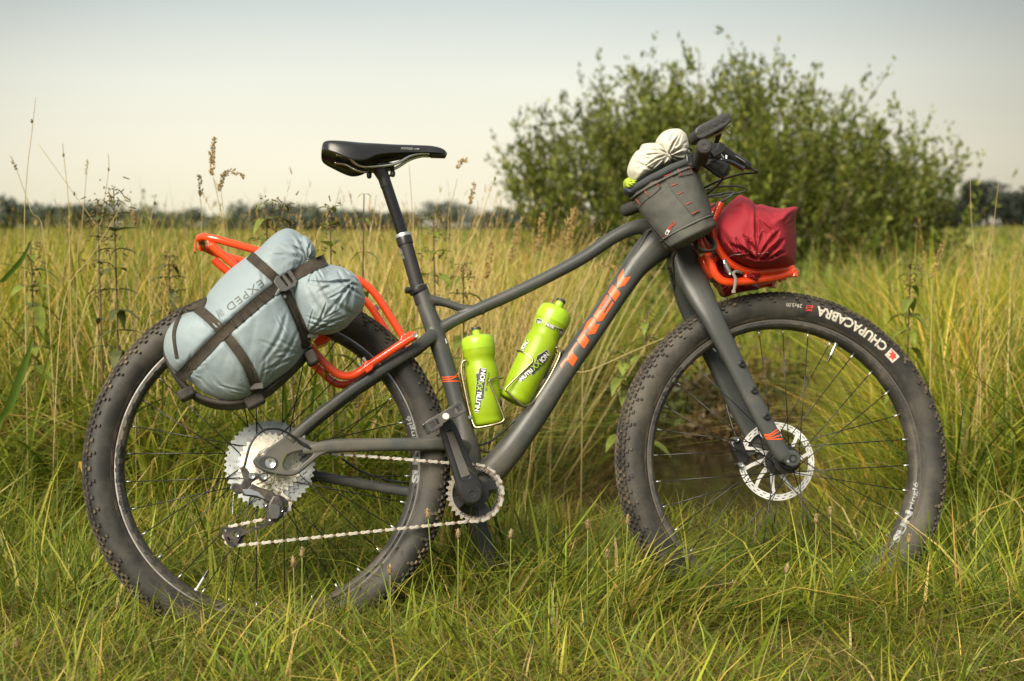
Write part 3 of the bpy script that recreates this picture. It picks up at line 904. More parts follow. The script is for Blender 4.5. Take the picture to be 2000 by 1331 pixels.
z5 = lambda l: [(820 + x / 4.16, 580 + y / 4.16) for x, y in l]
def ribbon_px(pts, w):
    P = smooth_path(np.array(pts, float), 5); T = np.gradient(P, axis=0); T /= np.linalg.norm(T, axis=1)[:, None]; N = np.c_[-T[:, 1], T[:, 0]] * w / 2
    L, Q = P + N, P - N
    v = np.empty((2 * len(P), 3)); v[0::2, :2] = L; v[1::2, :2] = Q; v[:, 2] = 0
    return v, [(2 * i, 2 * i + 1, 2 * i + 3, 2 * i + 2) for i in range(len(P) - 1)]
for ya, yb in ((655, 600), (672, 652), (690, 686)):
    decal('stripe', None, fbvh, orange_m, frame, step=4, flat=ribbon_px(z5([(176, ya), (250, ya - 4), (290, ya - 12 if yb < 650 else yb), (305 if yb < 650 else 325, yb)]), 1.9))
decal('badge', [z5([(200, 342), (210, 340), (222, 378), (212, 382)])], fbvh, white_m, frame, step=4)
# seat clamp
c0, c1 = B(813, 572, 0), B(816, 560, 0); ax = nrm(B(800, 520, 0) - B(833, 603, 0)); c0 = B(817, 567, 0)
mb = MB(); mb.add(*revolve([(.0165, -.0065), (.0205, -.0065), (.0212, 0), (.0205, .0065), (.0165, .0065)], c0, ax, 32, closed_prof=True))
mb.add(*boxm(c0 + np.array([-.022, 0, -.001]), .014, .018, .012))
sc_ = part('seat_clamp', mb, black_m, bike, bevel=.0015)
part('bolt', revolve([(0, -.001), (.004, -.001), (.0045, .004), (.0045, .03), (0, .03)], c0 + np.array([-.025, -.017, -.001]), (0, 1, 0), 16), black_m, sc_)
# ---- seatpost
p0, p1, p2 = B(818, 568, 0), B(788, 463, 0), B(748, 342, 0)
sp = part('seatpost', tube([p0 - nrm(p1 - p0) * .03, p1], [.0158, .0158], n=28), blackmatte_m, bike)
ax = nrm(p1 - p0)
part('collar', revolve([(.015, -.018), (.0176, -.018), (.0178, -.004), (.0172, 0)], p1, ax, 32), black_m, sp)
part('collar_ring', revolve([(.0176, -.0005), (.0178, .004), (.0165, .007), (.0135, .0078)], p1, ax, 32), alu_m, sp)
part('stanchion', tube([p1, p2], [.0128, .0128], n=28), mat('gloss_black', (.010, .010, .010), rough=.12, spec=.6, rvar=.05), sp)
decal('marking', None, bvh_of(*tube([p0, p1], [.0160, .0160], n=28)), greyprint_m, sp, step=3, flat=text_px('one-up', (779, 487), (786, 507), 5, bold=.01))
# clamp head under the saddle
mb = MB()
hx = nrm(B(760, 330, 0) - B(735, 333, 0))
hc = B(741, 334, 0)
mb.add(*tube([p2 - ax * .03, p2 - ax * .008, hc + np.array([.001, 0, .002])], [.0128, .0135, .016], n=16, b=[.0128, .015, .020]))
mb.add(*tube([B(718, 333, 0), B(741, 326, 0), B(769, 326, 0)], [.0065, .009, .0065], n=14, b=[.018, .024, .018], power=3))
for bx, by in ((721, 338), (767, 335)):
    q = B(bx, by, -.0)
    mb.add(*tube([q + [0, 0, .008], q - [0, 0, .013]], [.0048, .0042], n=12)); mb.add(*tube([q - [0, 0, .002], q - [0, 0, .010]], [.0062, .0055], n=12))
hv, hf = bake_blend(mb, .0014, 3)
part('saddle_clamp', (hv, hf), black_m, sp, smooth=180)

# ---- saddle: cross sections from tail to nose. centre line px, half width (m), crown, skirt
sad_m = mat('saddle_cover', (.018, .018, .020), rough=.30, spec=.5, bump=.18, bscale=500, bdist=.0005, rvar=.08)
secs = []   # (px, top py, bottom py, halfwidth, droop)
for px, top, bot, hw, dr in ((628, 290, 300, .030, .002), (631, 284, 307, .048, .006), (639, 281.5, 312, .060, .012), (654, 281, 319, .067, .018), (674, 281.5, 329, .070, .024), (692, 282.5, 335, .069, .028), (712, 283.5, 332, .062, .026), (732, 284, 319, .052, .021), (752, 284.5, 313, .043, .019),
                         (775, 284.5, 309, .033, .018), (800, 284.5, 306, .025, .017), (825, 285, 305, .021, .016), (845, 286.5, 305, .0195, .014), (860, 290, 305, .017, .012), (869, 295, 305, .012, .008), (873, 300, 303, .004, .003)):
    t_, b_ = B(px, top, 0), B(px, bot, 0)
    secs.append((t_[0], t_[2], max(t_[2] - b_[2], .003), hw, dr))
secs = smooth_path(np.array(secs), 4)
rings = []
NA = 28
for x_, zt, th, hw, dr in secs:
    ring = []
    for a in np.linspace(-np.pi, np.pi, NA, endpoint=False):
        s_, c_ = math.sin(a), math.cos(a)
        y_ = hw * np.sign(s_) * abs(s_) ** .75
        if c_ >= 0: z_ = zt - (1 - c_ ** .55) * th * .55 - dr * .35 * (abs(y_) / max(hw, 1e-4)) ** 2
        else: z_ = zt - th * .55 - dr * .35 * (abs(y_) / max(hw, 1e-4)) ** 2 + c_ * 0 - abs(c_) ** .8 * (-th * .15)
        if c_ < -.02:
            y_ *= .86; z_ = zt - th * (.80 if abs(s_) > .6 else .55)
        elif abs(s_) > .96: z_ = zt - th * .92
        ring.append((x_, y_, z_ - (.0 if c_ > 0 else 0)))
    rings.append(ring)
V = np.array(rings).reshape(-1, 3); F = []
m_ = len(rings)
for i in range(m_ - 1):
    for k in range(NA):
        k2 = (k + 1) % NA
        F.append((i * NA + k, i * NA + k2, (i + 1) * NA + k2, (i + 1) * NA + k))
F.append(tuple(range(NA))[::-1]); F.append(tuple((m_ - 1) * NA + k for k in range(NA)))
saddle = part('saddle', (V, F), sad_m, bike, smooth=180)
sb = saddle.modifiers.new('sub', 'SUBSURF'); sb.levels = 1; sb.render_levels = 1
svb = bvh_of(V, F)
decal('lettering', None, svb, greyprint_m, saddle, step=4, lift=.0012, flat=text_px('MONTROSE', (783, 292.5), (806, 293.5), 4.5, bold=.03, shear=.2))
decal('lettering', None, svb, greyprint_m, saddle, step=4, lift=.0012, flat=text_px('COMP', (808.5, 293), (819, 293.3), 3, bold=.03, shear=.2))
for sy in (-1, 1):
    rp = [(655, 310, .034), (678, 314, .033), (695, 326, .022), (718, 331, .022), (768, 326, .022), (800, 309, .017), (822, 303, .012), (838, 303, .010)]
    q = np.array([B(a, b, 0) + [0, sy * o_, 0] for a, b, o_ in rp])
    part('rail', tube(smooth_path(q, 6), .0035, n=12), steel_m, saddle, smooth=180)
mb = MB(); mb.add(*boxm(B(856, 304, 0) + [0, 0, .001], .036, .026, .010)); part('nose_base', mb, blackmatte_m, saddle, bevel=.003)

# ---- wheels
TY_PROF = [(.3150, -.0195), (.3190, -.0245), (.3280, -.0325), (.3380, -.0372), (.3480, -.0392), (.3570, -.0385), (.3650, -.0350), (.3720, -.0285), (.3770, -.0200), (.3800, -.0105), (.3810, 0)]
TY_PROF = TY_PROF + [(r, -y) for r, y in TY_PROF[-2::-1]]
prof_r = np.array([p[0] for p in TY_PROF[:11]]); prof_y = np.array([p[1] for p in TY_PROF[:11]])
RIM_PROF = [(.3185, -.0205), (.3185, -.0225), (.3085, -.0228), (.3035, -.0195), (.3000, -.0120), (.2990, 0), (.3000, .0120), (.3035, .0195), (.3085, .0228), (.3185, .0225), (.3185, .0205), (.312, .019), (.309, 0), (.312, -.019)]
def arc_text(body, th0, th1, rb, rt, yfun, bold=.02, shear=0.0, spacing=1.0, flat=None):
    """letters with their tops towards the hub, read anticlockwise; returns wheel-space verts"""
    v, f = text_mesh(body, 1, bold, shear, 0, spacing, 'LEFT') if flat is None else flat
    lo, hi = v.min(0), v.max(0)
    u = (v[:, 0] - lo[0]) / (hi[0] - lo[0]); w = (v[:, 1] - lo[1]) / (hi[1] - lo[1])
    v = np.c_[u, w, 0 * u]
    v, f = subdiv_mesh(v, f, 0, .03); v, f = subdiv_mesh(v, f, 1, .2)
    th = R(th0) + v[:, 0] * R(th1 - th0); r = rb + v[:, 1] * (rt - rb)
    return np.c_[r * np.cos(th), yfun(r) - .0008, r * np.sin(th)], f
tyre_y = lambda r: np.interp(r, prof_r, prof_y)
rim_y = lambda r: np.interp(r, [.299, .300, .3035, .3085, .3185], [-.004, -.012, -.0195, -.0228, -.0225])
def wheel(name, c, Rw, front):
    X = lambda v: np.asarray(c) + np.asarray(v, float) @ np.asarray(Rw).T
    hub = MB()
    hw = .050 if front else .060
    hub.add(*revolve([(0, -hw - .006), (.0145, -hw - .006), (.0145, -hw), (.022, -hw), (.023, -.036), (.031, -.034), (.0315, -.029), (.018, -.026), (.0145, 0), (.018, .026), (.0315, .029), (.031, .034), (.023, .036), (.021, hw), (.0145, hw), (0, hw + .006)], (0, 0, 0), n=40))
    w = part(name, (X(hub.verts()), hub.f), black_m, bike, smooth=30)
    v, f = revolve(TY_PROF, (0, 0, 0), n=180)
    part('tyre', (X(v), f), tyre_m, w, smooth=180)
    # tread knobs
    kb = MB(); NK = 156
    rows = [(-.0386, .3575, .0060, .0050, 0.25, -78), (-.0355, .3648, .0075, .0065, 0.5, -62), (-.0300, .3712, .0095, .0058, 0.0, -45), (-.0200, .3775, .0085, .0075, 0.5, -24), (-.0068, .3808, .0100, .0060, 0.0, -6)]
    rows = rows + [(-y, r, a, b, ph + .5, -t) for y, r, a, b, ph, t in rows]
    rngk = np.random.default_rng(3)
    for y, r, la, lb, ph, tilt in rows:
        for i in range(NK):
            if abs(y) > .033 and i % 2 == 1 or abs(y) > .038 and i % 4: continue
            th = 2 * math.pi * (i + ph) / NK + rngk.normal(0, .0008)
            rad = np.array([math.cos(th), 0, math.sin(th)]); tan = np.array([-math.sin(th), 0, math.cos(th)])
            ti = R(tilt); nn = rad * math.cos(ti) + np.array([0, math.sin(ti), 0]); ww = np.cross(tan, nn)
            kb.add(*boxm(rad * r + np.array([0, y, 0]) + nn * .0004, la * rngk.uniform(.85, 1.1) * (1.15 if abs(y) > .033 else 1), lb * rngk.uniform(.9, 1.15), .0070, X=tan, Y=ww, Z=nn, taper=.82))
    tr = part('tread', (X(kb.verts()), kb.f), knob_m, w, smooth=0); tr['kind'] = 'stuff'
    # moulded rings on the side wall
    for r0 in (.3215, .3240):
        yy = float(tyre_y(r0)); part('bead_line', (X(revolve([(r0 - .0006, yy + .0001), (r0, yy - .0009), (r0 + .0006, yy + .0001)], (0, 0, 0), n=160)[0]), revolve([(0, 0), (1, 0), (2, 0)], (0, 0, 0), n=160)[1]), knob_m, w, smooth=180)
    v, f = revolve(RIM_PROF, (0, 0, 0), n=160, closed_prof=True)
    part('rim', (X(v), f), rim_m, w, smooth=35)
    v, f = revolve([(.3150, -.0226), (.3150, -.0232), (.3188, -.0230), (.3188, -.0205)], (0, 0, 0), n=160)
    part('rim_edge', (X(v), f), rim_edge_m if not front else mat('rim_edge_front', (.10, .09, .075), rough=.5, metal=.3), w, smooth=35)
    for i in range(32):
        side = -1 if i % 2 == 0 else 1
        lead = 1 if (i // 2) % 2 == 0 else -1
        th = 2 * math.pi * (i + .25) / 32 + (.06 if not front else .10); hth = th + lead * R(66)
        p0 = np.array([.0285 * math.cos(hth), side * .031, .0285 * math.sin(hth)]); p1 = np.array([.300 * math.cos(th), side * .003, .300 * math.sin(th)])
        d = nrm(p1 - p0)
        part('spoke', (X(tube([p0, p1], [.00115, .00115], n=6)[0]), tube([p0, p1], [.001, .001], n=6)[1]), spoke_m, w, smooth=180)
        a_ = p1 - d * .013
        part('nipple', (X(tube([a_, p1], [.0019, .0021], n=7)[0]), tube([a_, p1], [.001, .001], n=7)[1]), alu_m, w, smooth=180)
    tv = R(62.5 if front else 240)
    rad = np.array([math.cos(tv), 0, math.sin(tv)])
    vs = MB(); vs.add(*tube([rad * .300, rad * .268], [.003, .003], n=10)); vs.add(*tube([rad * .300, rad * .2965], [.0065, .0055], n=12))
    va = part('valve', (X(vs.verts()), vs.f), alu_m, w, smooth=35)
    vv, vf = tube([rad * .269, rad * .252], [.0042, .0026], n=10)
    part('valve_cap', (X(vv), vf), black_m, va)
    def put(name, vf_, m, label=None):
        return part(name, (X(vf_[0]), vf_[1]), m, w, smooth=180, label=label)
    if front:
        put('lettering', arc_text('CHUPACABRA', 46.0, 76.3, .3575, .3350, tyre_y, bold=.035), print_m)
        put('lettering', arc_text('TLR', 78.0, 80.6, .3560, .3400, tyre_y, bold=.02, flat=(lambda v, f: (np.c_[-v[:, 1], v[:, 0], 0 * v[:, 0]], f))(*text_mesh('TLR', 1, .02, align='LEFT'))), redprint_m)
        put('lettering', arc_text('29x3.00', 82.2, 88.3, .3540, .3450, tyre_y, bold=.01), print_m)
        sq = np.array([(0, 0, 0), (1, 0, 0), (1, 1, 0), (0, 1, 0.)])
        put('logo_plate', arc_text('', 40.2, 44.6, .3575, .3350, tyre_y, flat=(sq, [(0, 1, 2, 3)])), print_m)
        cu = [(.05, .35), (.30, .25), (.38, .02), (.55, .2), (.98, .08), (.72, .38), (.95, .62), (.60, .62), (.70, .98), (.42, .78), (.10, .85), (.22, .58)]
        vv = np.array([(a, b, 0) for a, b in cu] + [(.5, .48, 0)]); ff = [(i, (i + 1) % 12, 12) for i in range(12)]
        v2, f2 = arc_text('', 40.5, 44.3, .3560, .3365, lambda r: tyre_y(r) - .0006, flat=(vv, ff)); put('logo_mark', (v2, f2), redprint_m)
    yr = lambda r: rim_y(r)
    a0 = -37 if front else -8
    for base, pm in ((a0, greyprint_m), (a0 + (175 if front else 180), MATS.get('rim_print') or mat('rim_print', (.012, .012, .012), rough=.4))):
        put('lettering', arc_text('SUN', base, base + 14.5, .3165, .3015, yr, bold=.05), pm)
        put('lettering', arc_text('ringlé', base + 15.5, base + 27, .3165, .3030, yr, bold=.01), pm)
    # bars printed on the rim face
    bars = MB()
    for k in range(72):
        th = k * 5.0
        dlt = min((th - a0) % 180, 999)
        if dlt < 29: continue
        L_ = 1.2 + 1.4 * ((k * 7) % 5) / 5
        v2, f2 = arc_text('', th, th + L_, .3125, .3075, yr, flat=(np.array([(0, 0, 0), (1, .3, 0), (1, 1, 0), (0, .7, 0.)]), [(0, 1, 2, 3)]))
        bars.add(v2, f2)
    tag_stuff = put('rim_graphic', (bars.verts(), bars.f), mat('rim_print', (.012, .012, .012), rough=.4) if not front else mat('rim_print_grey', (.05, .052, .055), rough=.4)); tag_stuff['kind'] = 'stuff'
    return w
rear_wheel = wheel('rear_wheel', (0, 0, 0), np.eye(3), False)
front_wheel = wheel('front_wheel', FO, SM, True)

# ---- fork (turned with the steering)
def S(px, py, off=0.0):
    """point on the steered plane"""
    n = SM @ np.array([0, 1., 0]); q = B(px, py, 0); d = q - EYE
    t = (off - (EYE - FO) @ n) / (d @ n)
    return EYE + d * t
def sspath(pts, k=5):
    q = np.array([[*S(p[0], p[1], p[2]), p[3] * .00117, (p[4] if len(p) > 4 else p[3]) * .00117] for p in pts])
    s = smooth_path(q, k); return s[:, :3], s[:, 3], s[:, 4]
fk = MB()
leg = [(1328, 492, -.002, 27, 26), (1345, 530, -.020, 30, 20), (1368, 578, -.046, 26, 15), (1394, 628, -.060, 21, 13), (1428, 695, -.063, 18.5, 11.5), (1470, 780, -.064, 18, 11), (1518, 872, -.065, 16, 10), (1534, 893, -.066, 15, 9)]
P_, r_, b_ = sspath(leg); fk.add(*tube(P_, r_, n=20, b=b_, power=2.6, ref=SM @ np.array([0, 1, 0])))
M_ = np.eye(3) - 2 * np.outer(SM[:, 1], SM[:, 1])
P2 = FO + (P_ - FO) @ M_.T
fk.add(*tube(P2, r_, n=20, b=b_, power=2.6, ref=SM @ np.array([0, 1, 0])))
ny = SM @ np.array([0, 1, 0])
for sd in (-1, 1):
    fk.add(*tube([FO + ny * sd * .058, FO + ny * sd * .074], [.0185, .0185], n=28))
    fk.add(*tube([P_[-2] if sd < 0 else P2[-2], FO + ny * sd * .066], [.016, .016], n=14, b=[.009, .008]))
kv, kf = bake_blend(fk, .0024, 6)
fork = part('fork', (kv, kf), frame_m, bike, smooth=180)
kbvh = bvh_of(kv, kf)
z7 = lambda l: [(1200 + x / 3.328, 600 + y / 3.328) for x, y in l]
for pts in ([(975, 838), (1020, 822), (1060, 795), (1078, 803), (1085, 825)], [(975, 832), (1015, 838), (1062, 812), (1084, 815)], [(980, 846), (1020, 850), (1085, 832)], [(986, 856), (1030, 860), (1098, 858)], [(975, 828), (1000, 830), (1030, 818)]):
    decal('stripe', None, kbvh, orange_m, fork, step=4, flat=ribbon_px(z7(pts), 1.8))
for px, py in ((1449, 711.5), (1473, 763), (1497.5, 814)):
    q = hit(px, py, kbvh, 0)
    mb = MB(); mb.add(*revolve([(0, -.004), (.0035, -.004), (.0035, -.0075), (.0062, -.0075), (.0066, -.003), (.0085, -.0025), (.0095, .002)], q, ny, 20))
    part('bolt', mb, black_m, fork, smooth=30)
q = FO - ny * .0735
part('axle_cap', revolve([(0, .004), (.005, .004), (.0055, -.0008), (.0095, -.0015), (.0105, .002)], q, ny, 24), black_m, fork, smooth=30)
part('axle_cap', revolve([(0, -.001), (.0026, -.001), (.003, .002)], FO - ny * .074 + np.array([-.012, 0, -.006]), ny, 12), alu_m, fork)
# ------------------------------------------------------------------ drivetrain, brakes, cockpit
def circ(c, r, n=24, ph=0.0, cw=False):
    a = np.arange(n) * 2 * np.pi / n + ph
    return [(c[0] + r * math.cos(t), c[1] + r * math.sin(t)) for t in a]
def gear_outline(T, r, depth, c=(0, 0), ph=0.0):
    out = []
    for k in range(T):
        for u, rr in ((-.42, r - depth), (-.30, r - depth * .75), (-.10, r), (.12, r), (.28, r - depth * .75), (.42, r - depth)):
            t = 2 * math.pi * (k + u) / T + ph
            out.append((c[0] + rr * math.cos(t), c[1] + rr * math.sin(t)))
    return out
def slot(c, r0, r1, t0, t1, n=5):
    o = [(c[0] + r1 * math.cos(t), c[1] + r1 * math.sin(t)) for t in np.linspace(t0, t1, n)]
    return o + [(c[0] + r0 * math.cos(t), c[1] + r0 * math.sin(t)) for t in np.linspace(t1, t0, n)]
grey_sprocket_m = mat('sprocket_grey', (.40, .43, .44), rough=.5, metal=.1, var=.15, vscale=90, dirt=.35, dirt_col=(.20, .15, .10), dirt_scale=50)
silver_sprocket_m = mat('sprocket_silver', (.95, .90, .78), rough=.45, metal=.15, var=.2, vscale=160, dirt=.35, dirt_col=(.30, .20, .10), dirt_scale=90)
cass = None
for i, T in enumerate((46, 37, 32, 28, 24, 21, 19, 17, 15, 13, 11)):
    r = .0127 * T / (2 * math.pi) + .0022
    y = -(.020 + i * .0037)
    holes = []
    if i < 2:
        for k in range(12):
            a = k * math.pi / 6 + i * .2
            holes.append(slot((0, 0), r - .0135, r - .0115, a, a + .05)); holes.append(slot((0, 0), r - .0085, r - .0070, a + .22, a + .27))
        inner = .046 if i == 0 else .040
    else:
        for k in range(T // 2):
            a = k * 4 * math.pi / T
            holes.append(circ((math.cos(a) * (r - .0085), math.sin(a) * (r - .0085)), .0011, 6))
            if k % 3 == 0: holes.append(slot((0, 0), r - .0125, r - .0105, a + .06, a + .06 + .004 / r))
        inner = max(.013, r - .020)
    holes.append(circ((0, 0), inner, 40))
    v, f = plate([gear_outline(T, r, .0052, ph=i * .3)] + holes, .0019 if i > 1 else .0024)
    v[:, 1] += y
    if cass is None:
        cass = part('cassette', (v, f), grey_sprocket_m, bike, smooth=0)
    else:
        part('sprocket', (v, f), grey_sprocket_m if i < 2 else silver_sprocket_m, cass, smooth=0)
part('lockring', revolve([(.010, -.0605), (.014, -.0608), (.0165, -.0600), (.0165, -.055)], (0, 0, 0), n=30), steel_m, cass)
part('axle_end', revolve([(0, -.0802), (.0028, -.0802), (.0030, -.0830), (.0052, -.0835), (.0056, -.0820), (.0085, -.0825), (.0088, -.0808), (.0105, -.0812), (.0110, -.075)], B(528, 905, -.075) * [1, 0, 1], n=30), steel_m, bike, smooth=30)

# chainring and crank
CR = np.array([.431, 0, -.067]); CRy = -.050
outs = [gear_outline(30, .0622, .0055, (CR[0], CR[2]))]
for k in range(4):
    outs.append(slot((CR[0], CR[2]), .030, .0475, k * math.pi / 2 + .25 + .5, k * math.pi / 2 + 1.25 + .5, 9))
for k in range(30):
    a = 2 * math.pi * (k + .5) / 30; outs.append(slot((CR[0], CR[2]), .0535, .0548, a - .03, a + .03, 3))
v, f = plate([outs[0], circ((CR[0], CR[2]), .0485, 60)] + outs[5:], .0035); v[:, 1] += CRy
ring_m = mat('chainring_worn', (.30, .28, .25), rough=.5, metal=.5, dirt=.8, dirt_col=(.25, .17, .09), dirt_scale=40)
chainring = part('chainring', (v, f), ring_m, bike, smooth=0)
v, f = plate([circ((CR[0], CR[2]), .0490, 60)] + outs[1:5], .0045, .0006); v[:, 1] += CRy - .003
part('spider', (v, f), black_m, chainring, smooth=30)
for th0, th1, s in ((-128, -62, 'RACE FACE'), (-50, 16, 'RACE FACE'), (28, 92, 'RACE FACE')):
    v, f = arc_text(s, th0, th1, .0528, .0492, lambda r: r * 0 + CRy - .0022, bold=.02)
    part('lettering', (v + [CR[0], 0, CR[2]], f), black_m, chainring, smooth=180)
e0 = B(921, 965, -.085); e1 = B(869, 822, -.090)
def crank(e0, e1, sgn, name):
    d = nrm(e1 - e0)
    mb = MB()
    t = np.linspace(-.02, 1.04, 14)
    P = e0 + (e1 - e0) * t[:, None]
    w = np.interp(t, [-.02, .05, .2, .5, .9, 1.04], [.024, .0270, .0245, .0215, .0190, .0120]); b = np.interp(t, [-.02, .1, 1.04], [.009, .009, .0065])
    mb.add(*tube(P, w, n=28, b=b, power=4.2))
    mb.add(*revolve([(0, -.0115), (.0195, -.0115), (.0235, -.007), (.0245, .006), (.0225, .016), (0, .016)], e0, n=40))
    c = part(name, mb, black_m, bike, smooth=35)
    n2 = np.array([0, sgn * 1., 0]); side = nrm(np.cross(d, n2))
    # milled pocket along the arm: floor and raised lips
    pk = MB(); yy = sgn * .0100
    pts = [e0 + (e1 - e0) * k + side * s_ * ww for k, s_, ww in ((.22, 1, .0120), (.5, 1, .0105), (.80, 1, .0090), (.86, 0, 0), (.80, -1, .0090), (.5, -1, .0105), (.22, -1, .0120))]
    lip = smooth_path(np.array(pts) + [0, sgn * .0083, 0], 6, closed=True)
    part('pocket_lip', tube(lip, .0011, n=8, closed=True), black_m, c, smooth=180)
    P3 = np.array([e0 + (e1 - e0) * k for k in (.24, .5, .84)]) + [0, sgn * .0078, 0]
    part('pocket_floor', tube(P3, [.0100, .0088, .0072], n=16, b=[.0016] * 3, power=5), mat('crank_floor', (.075, .075, .072), rough=.55, bump=.3, bscale=400, bdist=.0006, dirt=.5), c, smooth=40)
    part('spindle_cap', revolve([(0, .0000), (.0055, .0), (.006, -.0022), (.0115, -.0026), (.0122, -.0012), (.0165, -.0016), (.0172, .002)] if sgn < 0 else [(0, 0), (.0055, 0), (.006, .0022), (.0172, .002)], e0 + np.array([0, sgn * .0125, 0]), n=32), black_m, c, smooth=25)
    return c
crank(e0, e1, -1, 'crank_arm')
axc = np.array([CR[0], .085, CR[2]]); crank(axc, axc - (e1 - e0) * [1, -0, 1] + [0, .005, 0], 1, 'crank_arm')
pedal_m = mat('pedal_steel', (.13, .13, .125), rough=.3, metal=.8, dirt=.5, dirt_col=(.12, .09, .06), dirt_scale=40)
def pedal(c, d, sgn, name='pedal'):
    d = nrm(d); up = np.cross(d, [0, 1, 0]); up = nrm(up) * np.sign(up[2])
    f2 = lambda a, b, y: c + d * a + up * b + np.array([0, y, 0])
    root = part(name, tube([f2(0, 0, 0), f2(0, 0, sgn * .088)], [.0105, .0085], n=16, power=3), black_m, bike)
    for y in (sgn * .022, sgn * .086):
        ol = [(-.044, -.010), (-.040, -.0125), (-.016, -.0125), (-.012, -.009), (.012, -.009), (.016, -.0125), (.040, -.0125), (.044, -.010), (.044, .010), (.040, .0125), (.016, .0125), (.012, .012), (-.012, .012), (-.016, .0125), (-.040, .0125), (-.044, .010)]
        h1 = [(-.038, -.006), (-.018, -.006), (-.018, .006), (-.038, .006)]; h2 = [(-a, b) for a, b in h1][::-1]
        v, f = plate([ol, h1, h2], .006, .0008)
        v = np.array([f2(p[0], p[2], p[1] + y) for p in v])
        part('cage', (v, f), pedal_m, root, smooth=30)
    for a in (-.042, .042):
        for b in (-.009, .009):
            part('cage_rail', tube([f2(a, b, sgn * .02), f2(a, b, sgn * .088)], .0022, n=8), pedal_m, root)
    part('binding', boxm(f2(0, 0, sgn * .052), .030, .045, .020, X=d, Z=up), pedal_m, root, bevel=.003)
    if sgn < 0:
        part('end_cap', revolve([(0, -.002), (.0062, -.002), (.0075, .000), (.0078, .003)], f2(0, 0, -.0905), n=20), mat('worn_alloy', (.8, .8, .78), rough=.3, metal=.5), root)
    return root
pd = nrm(B(905, 797, -.18) - B(838, 838, -.18))
pedal(B(871, 814, -.18) + [0, .088, 0], pd, -1)
far_end = axc - (e1 - e0) * [1, 0, 1] + [0, .012, 0]
pedal(far_end, nrm(np.array([1, 0, .35])), 1)

# chain: outer and inner links along the run, over both pulleys
LP_ = np.array([*B(457, 1047, -.052)[[0, 2]]]); UP_ = np.array([*B(548, 988, -.052)[[0, 2]]])
def arc_pts(c, r, a0, a1, n=10):
    return [(c[0] + r * math.cos(R(a)), c[1] + r * math.sin(R(a))) for a in np.linspace(a0, a1, n)]
path = []
path += arc_pts((0, 0), .0305, 180, 92, 8)
path += arc_pts((CR[0], CR[2]), .0606, 96, -100, 26)
path += arc_pts(LP_, .0205, -84, -262, 12)
path += arc_pts(UP_, .0205, -80, 60, 8)
path += [(-.004, -.040), (-.022, -.027)]
path = np.array(path)
def resample(P, step, closed=True):
    Q = np.vstack([P, P[:1]]) if closed else P
    L = np.concatenate([[0], np.cumsum(np.linalg.norm(np.diff(Q, axis=0), axis=1))])
    n = int(L[-1] / step); s = np.arange(n) * L[-1] / n
    return np.c_[np.interp(s, L, Q[:, 0]), np.interp(s, L, Q[:, 1])]
CP = resample(path, .0127)
if len(CP) % 2: CP = resample(path, path.shape[0] and .0127 * len(CP) / (len(CP) - 1))
def link_mesh(wide):
    h = .0037 if wide else .0026; L = .00635
    ol = []
    for s_ in (1, -1):
        ol += [(s_ * (L + h * math.cos(R(a))), s_ * h * math.sin(R(a))) for a in range(-115, 116, 23)]
        ol += [(s_ * .0, s_ * (.0024 if wide else .0018))]
    mb = MB()
    for y in ((-.0032, .0032) if wide else (-.0020, .0020)):
        v, f = plate([ol, circ((L, 0), .0011, 8), circ((-L, 0), .0011, 8)] if not wide else [ol], .0011, .0002, 1); v[:, 1] += y; mb.add(v, f)
    if wide:
        for x_ in (-L, L): mb.add(*tube([(x_, -.0044, 0), (x_, .0044, 0)], .0019, n=8))
    else:
        for x_ in (-L, L): mb.add(*tube([(x_, -.0018, 0), (x_, .0018, 0)], .0038, n=10))
    return mb
chain = part('chain', tube([(.0, -.052, .0303), (.004, -.052, .0303)], .001, n=5), chain_m, bike)
lm = {}
for i in range(len(CP)):
    a_, b_ = CP[i], CP[(i + 1) % len(CP)]
    mid = (a_ + b_) / 2; ang = math.atan2(b_[1] - a_[1], b_[0] - a_[0]); wide = i % 2 == 0
    if wide not in lm:
        mb = link_mesh(wide); o = mesh_obj('chain_link', mb.verts(), mb.f, chain_m if wide else pin_m, chain, 35); lm[wide] = o
    else:
        o = lm[wide].copy(); col.objects.link(o); o.parent = chain
    o.location = (mid[0], -.0520, mid[1]); o.rotation_euler = (0, -ang, 0)

# rear derailleur
DO = -.086
der = None
def dplate(name, ols, off, th, m, parent, bev=.0008, smooth=30):
    return part(name, plate_px(ols, off, th, bev), m, parent, smooth=smooth)
zd = lambda l: [(420 + x / 4.755, 800 + y / 4.755) for x, y in l]
dirtyblack = mat('derailleur_black', (.018, .017, .016), rough=.35, spec=.5, dirt=.4, dirt_col=(.15, .11, .07), dirt_scale=30)
der = dplate('derailleur', [zd([(230, 545), (265, 525), (300, 560), (330, 600), (375, 590), (420, 600), (470, 575), (495, 610), (485, 660), (440, 680), (400, 640), (370, 660), (340, 680), (330, 720), (350, 750), (310, 760), (245, 780), (200, 790), (150, 740), (155, 690), (200, 685), (240, 700), (265, 650)])], -.088, .014, dirtyblack, bike, .002)
dplate('link_plate', [zd([(245, 755), (300, 735), (345, 690), (400, 720), (520, 755), (565, 790), (600, 850), (590, 900), (520, 870), (470, 860), (440, 835), (330, 810), (260, 800)])], -.100, .010, dirtyblack, der, .003)
dplate('highlight_plate', [zd([(255, 745), (320, 738), (400, 765), (470, 835), (380, 800), (280, 790)])], -.1062, .0012, steel_m, der, .0003)  # added bright sheet that stands for the highlight on the link plate
dplate('clutch_housing', [zd([(500, 870), (540, 800), (600, 800), (640, 860), (648, 930), (630, 1000), (580, 1035), (510, 1040), (470, 1010), (470, 930), (440, 880), (470, 850)])], -.098, .024, dirtyblack, der, .004)
